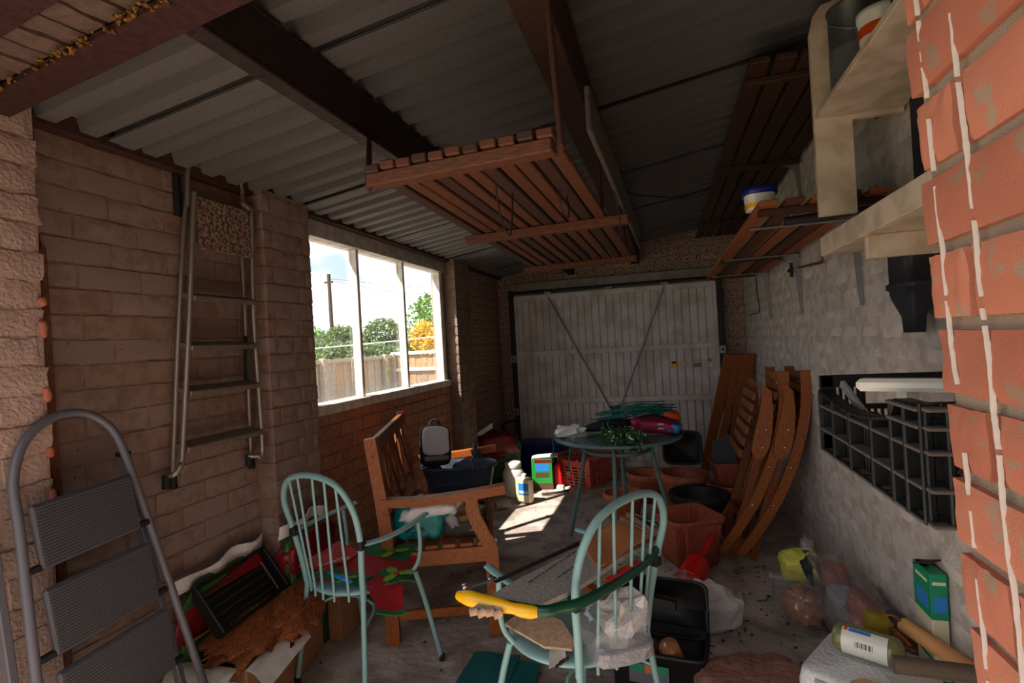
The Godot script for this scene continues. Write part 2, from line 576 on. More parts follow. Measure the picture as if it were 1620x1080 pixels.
func prism(st: SurfaceTool, T: Transform3D, poly: Array, thick: float):       # an outline in T's xy plane, thick along its z
	smooth(st, false)
	var pv := PackedVector2Array()
	for q in poly:
		pv.append(q if q is Vector2 else Vector2(q[0], q[1]))
	if not Geometry2D.is_polygon_clockwise(pv):
		pv.reverse()
	var ids := Geometry2D.triangulate_polygon(pv)
	var h := thick / 2
	for i in range(0, ids.size(), 3):
		var a := pv[ids[i]]
		var b := pv[ids[i + 1]]
		var c := pv[ids[i + 2]]
		if (b - a).cross(c - a) < 0:
			var t := b
			b = c
			c = t
		tri(st, T * Vector3(a.x, a.y, h), T * Vector3(b.x, b.y, h), T * Vector3(c.x, c.y, h))
		tri(st, T * Vector3(a.x, a.y, -h), T * Vector3(c.x, c.y, -h), T * Vector3(b.x, b.y, -h))
	var n := pv.size()
	for i in n:
		var a := pv[i]
		var b := pv[(i + 1) % n]
		quad(st, T * Vector3(a.x, a.y, -h), T * Vector3(a.x, a.y, h), T * Vector3(b.x, b.y, h), T * Vector3(b.x, b.y, -h))

func ribbon(mid: Array, w) -> Array:                                          # an outline round a centre line of [x, y]
	var c := []
	var v := []
	for q in mid:
		v.append(Vector3(q[0], q[1], 0))
	var s := curve(v, 5)
	var l := []
	var r := []
	for i in s.size():
		var t: Vector3 = (s[mini(i + 1, s.size() - 1)] - s[maxi(i - 1, 0)]).normalized()
		var n := Vector2(-t.y, t.x)
		var f := float(i) / (s.size() - 1)
		var ww: float = w if not (w is Array) else lerpf(w[0], w[1], f)
		l.append(Vector2(s[i].x, s[i].y) + n * ww / 2)
		r.append(Vector2(s[i].x, s[i].y) - n * ww / 2)
	r.reverse()
	return l + r

func text(called: String, parent: Node, s: String, size: float, T: Transform3D, m, bold := true) -> MeshInstance3D:
	var tm := TextMesh.new()
	var f := SystemFont.new()
	f.font_names = PackedStringArray(["Droid Sans"])
	if bold:
		f.font_weight = 700
	tm.font = f
	tm.text = s
	tm.font_size = 32
	tm.pixel_size = size / 32.0
	tm.depth = 0.0008
	var o := put(called, tm, m, parent)
	o.transform = T
	return o

func facing(o: Vector3, n: Vector3, up := Vector3.UP, roll := 0.0) -> Transform3D:   # xy plane turned to n
	var z := n.normalized()
	var x := up.cross(z).normalized()
	var b := Basis(x, z.cross(x), z)
	return Transform3D(b.rotated(z, roll), o)

# ------------------------------------------------------------------ bricks
func brick_mesh(sd: int, amp: float, nx := 4, ny := 2) -> ArrayMesh:
	var key := "%d_%f_%d" % [sd, amp, nx]
	if brick_meshes.has(key):
		return brick_meshes[key]
	var L := 0.216
	var H := 0.073
	var D := 0.05
	var n := FastNoiseLite.new()
	n.seed = sd
	n.frequency = 14.0
	n.fractal_octaves = 3
	var st := S()
	smooth(st, true)
	var g := []
	for j in ny + 1:
		var row := []
		for i in nx + 1:
			var x := (float(i) / nx - 0.5) * L
			var y := (float(j) / ny - 0.5) * H
			var edge := (i == 0 or i == nx) or (j == 0 or j == ny)
			var q := Vector3(x + n.get_noise_2d(x + 3, y) * amp * (1.4 if nx < 9 else 0.9), y + n.get_noise_2d(x, y + 7) * amp * (1.2 if nx < 9 else 0.5), D / 2 + n.get_noise_2d(x - 9, y) * amp - ((0.004 if nx < 9 else 0.0025) if edge else 0.0))
			row.append(q)
		g.append(row)
	for j in ny:
		for i in nx:
			quad(st, g[j][i], g[j][i + 1], g[j + 1][i + 1], g[j + 1][i])
	smooth(st, false)
	var bk := func(q: Vector3) -> Vector3: return Vector3(q.x, q.y, -D / 2)
	for i in nx:
		quad(st, bk.call(g[0][i]), bk.call(g[0][i + 1]), g[0][i + 1], g[0][i])
		quad(st, g[ny][i], g[ny][i + 1], bk.call(g[ny][i + 1]), bk.call(g[ny][i]))
	for j in ny:
		quad(st, bk.call(g[j + 1][0]), bk.call(g[j][0]), g[j][0], g[j + 1][0])
		quad(st, g[j + 1][nx], g[j][nx], bk.call(g[j][nx]), bk.call(g[j + 1][nx]))
	st.generate_normals()
	brick_meshes[key] = st.commit()
	return brick_meshes[key]

func in_frame(q: Vector3) -> bool:
	var l := cam.global_transform.affine_inverse() * q if cam.is_inside_tree() else cam.transform.affine_inverse() * q
	if l.z > -0.15:
		return false
	return absf(l.x / -l.z * 850.0) < 830.0 and absf(l.y / -l.z * 850.0) < 560.0

# bricks on a face: O is its lower corner, U runs along it, N out of it; holes are Rect2 in (along, up).
# The bricks seen largest become parts of parent; past limit they are joined into one.
func brickwork(parent: Node3D, O: Vector3, U: Vector3, N: Vector3, w: float, h: float, mats: Array, o := {}):
	var course: float = o.get("course", 0.083)
	var bl: float = o.get("length", 0.226)
	var amp: float = o.get("amp", 0.0022)
	var holes: Array = o.get("holes", [])
	var limit: int = o.get("limit", 300)
	var proud: float = o.get("proud", 0.0)
	var res: int = o.get("res", 4)
	var jit: float = o.get("jit", 0.0018)
	var gap: float = o.get("gap", 0.010)
	var header: bool = o.get("header", false)
	var V: Vector3 = o.get("up", Vector3.UP)
	var list := []
	var rows := int(ceil(h / course))
	for r in rows:
		var y0 := r * course
		var y1 := minf(y0 + course, h)
		if y1 - y0 < 0.03:
			continue
		var spans := [[0.0, w]]
		for H in holes:
			if H.position.y < y1 - 0.02 and H.end.y > y0 + 0.02:
				var nx := []
				for s in spans:
					if H.end.x <= s[0] or H.position.x >= s[1]:
						nx.append(s)
						continue
					if H.position.x > s[0]:
						nx.append([s[0], H.position.x])
					if H.end.x < s[1]:
						nx.append([H.end.x, s[1]])
				spans = nx
		var len_r := bl * 0.5 if header and r % 2 == 1 else bl
		var start := -len_r * (0.5 if r % 2 == 1 else 0.0) - rng.randf() * 0.02 + float(o.get("shift", 0.0))
		if header and r % 2 == 1:
			start = -len_r * 0.5 + float(o.get("shift", 0.0))
		var x := start
		while x > 0.0:
			x -= len_r
		while x < w:
			for s in spans:
				var a := maxf(x, s[0])
				var b := minf(x + len_r, s[1])
				if b - a > 0.035:
					var c := O + U * (a + b) / 2 + V * (y0 + y1) / 2 + N * (proud - 0.025 + rng.randf_range(-jit, jit * 0.75))
					var bs := Basis(U * ((b - a - gap) / 0.216), V * ((y1 - y0 - gap) / 0.073), N)
					bs = Basis(N, rng.randf_range(-0.012, 0.012)) * bs
					list.append([c.distance_to(cam.position) + (0.0 if in_frame(c) or o.get("all", false) else 1000.0), Transform3D(bs, c), rng.randi_range(0, 5), mats[rng.randi_range(0, mats.size() - 1)]])
			x += len_r
	list.sort_custom(func(a, b): return a[0] < b[0])
	var rest := S()
	var any := false
	for i in list.size():
		var e: Array = list[i]
		var bm := brick_mesh(e[2], amp, res, 2 if res <= 4 else res / 2)
		if i < limit and e[0] < 900.0:
			var b := put("brick", bm, e[3], parent)
			b.transform = e[1]
		elif e[0] < 900.0 or o.get("keep_hidden", false):
			rest.append_from(bm, 0, e[1])
			any = true
	if any:
		kind(put("brickwork", rest.commit(), mats[0], parent), "stuff")

# ------------------------------------------------------------------ the setting
const WL := -1.85      # left wall face
const WR := 0.80       # right wall face
const DE := 6.0        # end wall face

func roof_y(x: float) -> float:
	return 2.16 + 0.15 * (x + 1.85)

func structure():
	# floor
	var fl := S()
	sheet(fl, 40, 60, func(u, v):
		var x := lerpf(-2.3, 1.3, u)
		var d := lerpf(-1.5, 6.4, v)
		return P(x, 0.004 * sin(x * 5.1 + d * 2.3) * sin(d * 4.2 - x) - 0.004, d), Vector3(0, -0.12, 0))
	var floor_o := fin("floor", fl, "floor_concrete")
	tag(floor_o, "worn grey concrete garage floor with dirt and a sunlit patch", "floor")
	kind(floor_o, "structure")
	# left wall with the window opening
	var wl := struct("wall_left", "cream painted brick wall on the left with the window in it")
	var st := S()
	abox(st, WL - 0.11, WL - 0.008, -0.1, 1.06, 0.7, 6.3, 0.0)
	abox(st, WL - 0.11, WL - 0.008, 2.15, 2.9, 0.7, 6.3, 0.0)
	abox(st, WL - 0.11, WL - 0.008, 1.06, 2.15, 0.7, 2.46, 0.0)
	abox(st, WL - 0.11, WL - 0.008, 1.06, 2.15, 4.38, 6.3, 0.0)
	fin("mortar", st, "mortar_left", wl)
	var lm := ["paint_left_0", "paint_left_1", "paint_left_2", "paint_left_3"]
	var bare := ["brick_bare_0", "brick_bare_1", "brick_bare_2", "brick_bare_3"]
	# the bay behind the stepladder, then the bay with the window, then the far bay
	brickwork(wl, P(WL, 0, 1.10), Vector3(0, 0, -1), Vector3.RIGHT, 1.02, 2.17, lm, {"limit": 140, "amp": 0.004})
	brickwork(wl, P(WL, 0, 2.42), Vector3(0, 0, -1), Vector3.RIGHT, 2.0, 1.06, bare, {"limit": 110, "amp": 0.003})
	brickwork(wl, P(WL, 0, 4.75), Vector3(0, 0, -1), Vector3.RIGHT, 1.25, 2.17, ["paint_old_0", "paint_old_1", "paint_old_2", "paint_old_3"], {"limit": 50, "amp": 0.003})
	# piers
	for q in [["pier_1", 2.07, 2.42, 120], ["pier_2", 4.42, 4.80, 60]]:
		var pr := struct(q[0], "cream painted brick pier before the window" if q[0] == "pier_1" else "cream painted brick pier beyond the window")
		pr.set_meta("category", "pier")
		var ps := S()
		abox(ps, WL - 0.02, WL + 0.092, 0, 2.18, q[1] + 0.008, q[2] - 0.008, 0.0)
		fin("mortar", ps, "mortar_left", pr)
		brickwork(pr, P(WL + 0.10, 0, q[1] + 0.004), Vector3(0, 0, -1), Vector3.RIGHT, q[2] - q[1] - 0.008, 2.17, ["paint_left_0", "paint_left_1", "paint_left_3", "paint_left_2"], {"limit": q[3], "amp": 0.005, "length": 0.23, "header": true})
		brickwork(pr, P(WL + 0.002, 0, q[1]), Vector3.RIGHT, Vector3(0, 0, 1), 0.10, 2.17, ["paint_left_0", "paint_left_1"], {"limit": 30, "amp": 0.004})
	# right wall
	var wr := struct("wall_right", "pale painted brick wall on the right below the shelves")
	st = S()
	abox(st, WR + 0.0055, WR + 0.25, -0.1, 2.9, 0.5, 6.3, 0.0)
	fin("mortar", st, "mortar_right", wr)
	brickwork(wr, P(WR, 0, 6.0), Vector3(0, 0, 1), Vector3.LEFT, 4.6, 2.5, ["paint_right_0", "paint_right_1", "paint_right_2", "paint_right_3"], {"limit": 290, "amp": 0.0004, "proud": -0.003, "jit": 0.0006, "gap": 0.012})
	# end wall round the garage door
	var wf := struct("wall_end", "old painted brick end wall round the garage door")
	st = S()
	abox(st, -2.2, -1.69, -0.1, 2.9, DE + 0.008, DE + 0.25, 0.0)
	abox(st, 0.585, 1.1, -0.1, 2.9, DE + 0.008, DE + 0.25, 0.0)
	abox(st, -1.69, 0.585, 2.06, 2.9, DE + 0.008, DE + 0.25, 0.0)
	fin("mortar", st, "mortar_left", wf)
	brickwork(wf, P(-1.85, 0, DE), Vector3.RIGHT, Vector3(0, 0, 1), 2.65, 2.56, ["paint_old_0", "paint_old_1", "paint_old_2", "paint_old_3"], {"limit": 130, "amp": 0.003, "holes": [Rect2(0.16, 0, 2.275, 2.06)]})
	# entrance wall: left jamb, right jamb, head
	var we := struct("wall_entrance", "brick jambs and head of the open side doorway in the foreground")
	st = S()
	abox(st, -2.4, -1.76, -0.1, 2.9, 0.55, 1.145, 0.0)
	fin("mortar_jamb", st, "paint_jamb", we)
	brickwork(we, P(-1.75, 0, 0.75), Vector3(0, 0, -1), Vector3.RIGHT, 0.40, 2.16, ["paint_jamb"], {"limit": 80, "amp": 0.008, "gap": 0.004, "res": 6, "length": 0.22, "header": true})
	for q in [[0.86, 0.018], [1.02, 0.022], [1.16, 0.016], [1.33, 0.020], [1.52, 0.024], [1.60, 0.014]]:   # paint knocked off the arris
		st = S()
		blob(st, Transform3D(Basis(), P(-1.757, q[0], 1.142)), Vector3(0.010, q[1], 0.012), 0.8, 0.3, 9.0, int(q[0] * 100), 10, 8)
		fin("bare_brick_chip", st, "brick_red_2", we)
	st = S()
	var tilt := Basis(Vector3(0, 0, 1), 0.040)
	var jb := Transform3D(tilt, P(0.273, 1.4, 0.5))
	box(st, Transform3D(tilt, jb * Vector3(0.319, 0, 0)), Vector3(0.62, 3.0, 0.320), 0.0)
	fin("mortar_reveal", st, "mortar_grey", we)
	brickwork(we, jb * Vector3(0, -1.4, -0.172), tilt * Vector3(0, 0, 1), tilt * Vector3.LEFT, 0.50, 2.9, ["brick_red_0", "brick_red_1", "brick_red_2", "brick_red_3"], {"limit": 120, "all": true, "amp": 0.0026, "res": 10, "gap": 0.013, "course": 0.0775, "length": 0.225, "shift": 0.100, "up": tilt * Vector3.UP})
	for q in [[0.632, 0.0018], [0.572, 0.0026]]:          # two runs of old white paint down the bricks
		var pl := S()
		smooth(pl, true)
		var n := FastNoiseLite.new()
		n.seed = int(q[0] * 1000)
		n.frequency = 6.0
		var prev := []
		for i in 340:
			var y := 0.55 + i * 0.0052
			var wob := n.get_noise_1d(y) * 0.004 + n.get_noise_1d(y * 7.0) * 0.0015
			var hw: float = q[1] * (0.25 + 1.3 * absf(n.get_noise_1d(y * 9.0 + 5.0)))
			var c := tilt * Vector3(-0.0020, y - 1.4, 0) + P(0.273, 1.4, q[0] + wob)
			var ring := [c + Vector3(0.003, 0, hw), c + Vector3(-0.001, 0, hw * 0.5), c + Vector3(-0.001, 0, -hw * 0.5), c + Vector3(0.004, 0, -hw)]
			if i > 0 and n.get_noise_1d(y * 3.0 + 40.0) > -0.22:
				for k in 3:
					quad(pl, prev[k], prev[k + 1], ring[k + 1], ring[k])
			prev = ring
		fin("paint_run", pl, "paint_white_line", we)
	# lintels (two rusty steel beams on the skew) with the soffit bricks between them, and the wall over them
	var sk := -0.178
	var dl := func(x: float, off: float) -> float: return 0.772 + sk * x - off
	for q in [["lintel_1", 0.0, 0.085, "rusty red steel lintel over the doorway, farther of two"], ["lintel_2", 0.19, 0.34, "rusty red steel lintel over the doorway, nearer of two"]]:
		var li := struct(q[0], q[3])
		li.set_meta("category", "lintel")
		var ls := S()
		smooth(ls, false)
		for yy in [[2.12, 2.135, q[1], q[2]], [2.135, 2.22, (q[1] + q[2]) / 2 - 0.005, (q[1] + q[2]) / 2 + 0.005], [2.22, 2.235, q[1], q[2]]]:
			var c := []
			for y in [yy[0], yy[1]]:
				for e in [[-2.2, yy[3]], [0.9, yy[3]], [0.9, yy[2]], [-2.2, yy[2]]]:
					c.append(P(e[0], y, dl.call(e[0], e[1])))
			var mid: Vector3 = (c[0] + c[6]) / 2
			for f in [[0, 1, 2, 3], [4, 5, 6, 7], [0, 1, 5, 4], [1, 2, 6, 5], [2, 3, 7, 6], [3, 0, 4, 7]]:
				face(ls, [c[f[0]], c[f[1]], c[f[2]], c[f[3]]], mid)
		fin("flange", ls, "steel_rust", li)
	var po := S()                                        # the porch roof that goes on over the doorstep
	smooth(po, false)
	var pc := []
	for y in [2.14, 2.22]:
		for e in [[-2.4, 0.96], [1.3, 0.96], [1.3, 0.35], [-2.4, 0.35]]:
			pc.append(P(e[0], y, dl.call(e[0], e[1])))
	for f in [[0, 1, 2, 3], [4, 5, 6, 7], [0, 1, 5, 4], [1, 2, 6, 5], [2, 3, 7, 6], [3, 0, 4, 7]]:
		face(po, [pc[f[0]], pc[f[1]], pc[f[2]], pc[f[3]]], (pc[0] + pc[6]) / 2)
	kind(tag(fin("porch_roof", po, "steel_rust"), "dark red porch roof over the doorstep at the top left", "roof"), "structure")
	var ms := S()                                        # crumbling foam along the near edge of the far lintel
	var fr := RandomNumberGenerator.new()
	fr.seed = 3
	for i in 80:
		var x := fr.randf_range(-1.75, -0.85)
		blob(ms, Transform3D(Basis.from_euler(Vector3(fr.randf() * 3, fr.randf() * 3, 0)), P(x, 2.119 + fr.randf() * 0.004, dl.call(x, 0.082 + fr.randf() * 0.022))), Vector3(0.009, 0.004, 0.006) * fr.randf_range(0.4, 1.2), 1.0, 0.5, 20.0, i, 7, 4)
	kind(fin("filler_crumbs", ms, "moss", we), "stuff")
	var ux := Vector3(1, 0, -sk).normalized()
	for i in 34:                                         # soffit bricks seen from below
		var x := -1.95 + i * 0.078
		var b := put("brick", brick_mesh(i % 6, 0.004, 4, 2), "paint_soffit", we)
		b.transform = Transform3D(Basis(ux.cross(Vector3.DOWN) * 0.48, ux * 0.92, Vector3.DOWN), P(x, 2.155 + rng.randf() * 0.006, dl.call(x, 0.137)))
	st = S()
	smooth(st, false)
	var hc := []
	for y in [2.18, 2.95]:
		for e in [[-2.4, 0.30], [1.1, 0.30], [1.1, 0.0], [-2.4, 0.0]]:
			hc.append(P(e[0], y, dl.call(e[0], e[1])))
	for f in [[0, 1, 2, 3], [4, 5, 6, 7], [0, 1, 5, 4], [1, 2, 6, 5], [2, 3, 7, 6], [3, 0, 4, 7]]:
		face(st, [hc[f[0]], hc[f[1]], hc[f[2]], hc[f[3]]], (hc[0] + hc[6]) / 2)
	fin("head_masonry", st, "mortar_left", we)
	# the house across the yard, behind the camera
	st = S()
	abox(st, -0.6, 9.0, -0.15, HOUSE_H, HOUSE_D - 0.3, HOUSE_D)
	var ho := fin("wall_opposite", st, "masonry_outside")
	kind(tag(ho, "brick house wall across the yard behind the viewer", "wall"), "structure")
	# timber wall plate on the left
	var wp := S()
	bar(wp, P(WL + 0.028, 2.20, 1.1), P(WL + 0.028, 2.20, 6.0), 0.05, 0.10)
	var wpo := fin("trim_1", wp, "timber_brown")
	tag(wpo, "brown timber wall plate under the roof on the left", "wall plate")
	kind(wpo, "structure")
	# window
	var wi := struct("window_1", "white framed three light window in the left wall")
	st = S()
	abox(st, WL - 0.10, WL + 0.012, 2.055, 2.15, 2.32, 4.40)
	fin("window_head", st, "frame_grey", wi)
	st = S()
	abox(st, WL - 0.12, WL + 0.02, 1.06, 1.115, 2.30, 4.42)
	fin("window_sill", st, "frame_white", wi)
	for d in [2.515, 4.35]:
		st = S()
		abox(st, WL - 0.07, WL - 0.005, 1.115, 2.055, d - 0.035, d + 0.03)
		fin("jamb", st, "frame_white", wi)
	for d in [3.035, 3.66]:
		st = S()
		abox(st, WL - 0.065, WL - 0.01, 1.115, 2.055, d - 0.015, d + 0.015)
		fin("mullion", st, "frame_white", wi)
	for q in [[2.545, 3.02], [3.05, 3.645], [3.675, 4.33]]:
		st = S()
		abox(st, WL - 0.052, WL - 0.048, 1.112, 2.058, q[0], q[1], 0.0)
		var pane := fin("pane", st, "glass", wi)
		var du := S()
		smooth(du, true)
		du.set_uv(Vector2.ZERO)
		var gx := 8
		var gy := 10
		for j in gy:
			for i in gx:
				var a := []
				for e in [[i, j], [i + 1, j], [i + 1, j + 1], [i, j + 1]]:
					a.append([P(WL - 0.046, 1.113 + 0.42 * e[1] / gy, lerpf(q[0], q[1], float(e[0]) / gx)), Vector2(float(e[0]) / gx, 1.0 - float(e[1]) / gy)])
				for k in [0, 2, 1, 0, 3, 2]:
					du.set_uv(a[k][1])
					du.add_vertex(a[k][0])
		var dm := fin("dust", du, dust_mat(), wi)
		dm.get_parent().remove_child(dm)
		pane.add_child(dm, true)

func dust_mat() -> StandardMaterial3D:
	if M.has("dust"):
		return M["dust"]
	var im := Image.create(128, 128, false, Image.FORMAT_RGBA8)
	var n := FastNoiseLite.new()
	n.frequency = 0.03
	n.fractal_octaves = 4
	for y in 128:
		for x in 128:
			var t := y / 127.0
			var a := clampf(pow(t, 2.2) * 0.55 * (0.75 + 0.6 * n.get_noise_2d(x, y * 0.4)), 0.0, 0.8)
			im.set_pixel(x, y, Color(0.72, 0.73, 0.74, a))
	var m := StandardMaterial3D.new()
	m.albedo_texture = ImageTexture.create_from_image(im)
	m.roughness = 1.0
	m.transparency = BaseMaterial3D.TRANSPARENCY_ALPHA
	m.cull_mode = BaseMaterial3D.CULL_DISABLED
	M["dust"] = m
	return m

func garage_door():
	var g := struct("door_1", "white up and over steel garage door, closed, seen from inside")
	var d := 5.95
	var x0 := -1.62
	var x1 := 0.51
	# four ribbed panels between the rails
	for q in [[0.04, 0.70], [0.76, 1.24], [1.30, 1.88]]:
		var st := S()
		smooth(st, false)
		var n := 27
		var wd := (x1 - x0) / n
		for i in n:
			var a := x0 + i * wd
			var pr := [[a, 0.0], [a + wd - 0.016, 0.0], [a + wd - 0.011, 0.016], [a + wd - 0.005, 0.016], [a + wd, 0.0]]
			for k in 4:
				quad(st, P(pr[k][0], q[0], d + pr[k][1]), P(pr[k + 1][0], q[0], d + pr[k + 1][1]), P(pr[k + 1][0], q[1], d + pr[k + 1][1]), P(pr[k][0], q[1], d + pr[k][1]))
		abox(st, x0, x1, q[0], q[1], d + 0.018, d + 0.022, 0.0)
		fin("door_panel", st, "door_white", g)
	for y in [0.02, 0.73, 1.27, 1.905]:
		var st := S()
		abox(st, x0 - 0.01, x1 + 0.01, y - 0.03, y + 0.03, d - 0.02, d + 0.02, 0.004)
		fin("rail", st, "door_white", g)
	for x in [x0 - 0.005, x1 + 0.005]:
		var st := S()
		abox(st, x - 0.02, x + 0.02, 0.0, 1.93, d - 0.018, d + 0.02, 0.004)
		fin("stile", st, "door_white", g)
	# locking rods and lock
	for q in [[-1.24, 1.90, -0.62, 0.655], [0.02, 1.915, -0.50, 0.655]]:
		var st := S()
		tube(st, [P(q[0], q[1], d - 0.04), P(q[2], q[3], d - 0.05)], 0.009, 6)
		fin("lock_rod", st, "galv", g)
		st = S()
		tube(st, curve([P(q[2], q[3], d - 0.05), P((q[2] - 0.56) / 2, q[3] - 0.035, d - 0.055), P(-0.56 + (0.03 if q[2] > -0.56 else -0.03), 0.64, d - 0.05)]), 0.008, 6)
		fin("lock_rod", st, "dark_steel", g)
	var lk := S()
	abox(lk, -0.60, -0.52, 0.62, 0.66, d - 0.06, d - 0.02)
	for x in [-0.597, -0.527]:
		abox(lk, x - 0.006, x + 0.006, 0.52, 0.65, d - 0.06, d - 0.02)
	abox(lk, -0.60, -0.52, 0.50, 0.525, d - 0.06, d - 0.02)
	fin("lock_bracket", lk, "dark_steel", g)
	var hd := S()
	tube(hd, [P(-0.56, 0.60, d - 0.05), P(-0.56, 0.55, d - 0.05)], 0.006, 6)
	fin("lock_handle", hd, "galv", g)
	# notices stuck to the door
	for q in [[0.075, 1.085, 0.055, 0.065, "yellow", "print_black"], [0.165, 1.075, 0.04, 0.12, "print_white", "yellow"], [0.31, 1.085, 0.075, 0.075, "door_pale", "print_white"], [0.43, 1.09, 0.05, 0.10, "print_white", "door_pale"]]:
		var st := S()
		abox(st, q[0] - q[2] / 2, q[0] + q[2] / 2, q[1] - q[3] / 2, q[1] + q[3] / 2, d - 0.003, d, 0.0)
		var lb := fin("notice", st, q[4], g)
		st = S()
		abox(st, q[0] - q[2] / 2 + 0.004, q[0] + q[2] / 2 - 0.004, q[1] + q[3] * 0.08, q[1] + q[3] * 0.42, d - 0.0036, d - 0.0028, 0.0)
		fin("print", st, q[5], lb)
	# frame: dark uprights, hinge plates, pale header and spring bar
	var fr := struct("trim_2", "dark steel frame and pale header round the garage door")
	fr.set_meta("category", "door frame")
	for x in [-1.672, 0.562]:
		var st := S()
		abox(st, x - 0.026, x + 0.026, 0, 2.0, d - 0.05, d + 0.06, 0.004)
		fin("upright", st, "dark_steel", fr)
		for y in [1.22, 0.62] if x < 0 else [1.22]:
			st = S()
			abox(st, x - 0.03, x + 0.03, y - 0.04, y + 0.04, d - 0.075, d - 0.05)
			var pl := fin("hinge_plate", st, "galv", fr)
			st = S()
			lathe(st, Transform3D(Basis(Vector3.RIGHT, PI / 2), P(x, y, d - 0.075)), [[0.012, 0], [0.012, 0.006], [0.0, 0.006]], 10)
			fin("bolt", st, "dark_steel", pl)
	var st := S()
	abox(st, -1.70, 0.60, 1.985, 2.075, d - 0.03, d + 0.06)
	abox(st, -1.70, 0.60, 1.90, 2.0, d + 0.022, d + 0.06)
	fin("header", st, "door_pale", fr)
	st = S()
	tube(st, [P(-1.66, 1.965, d - 0.05), P(0.57, 1.965, d - 0.05)], 0.017, 8)
	fin("spring_bar", st, "dark_steel", fr)
	for x in [-1.24, -0.56, 0.02]:
		st = S()
		abox(st, x - 0.04, x + 0.04, 1.93, 1.955, d - 0.07, d - 0.02)
		fin("bracket", st, "galv", fr)

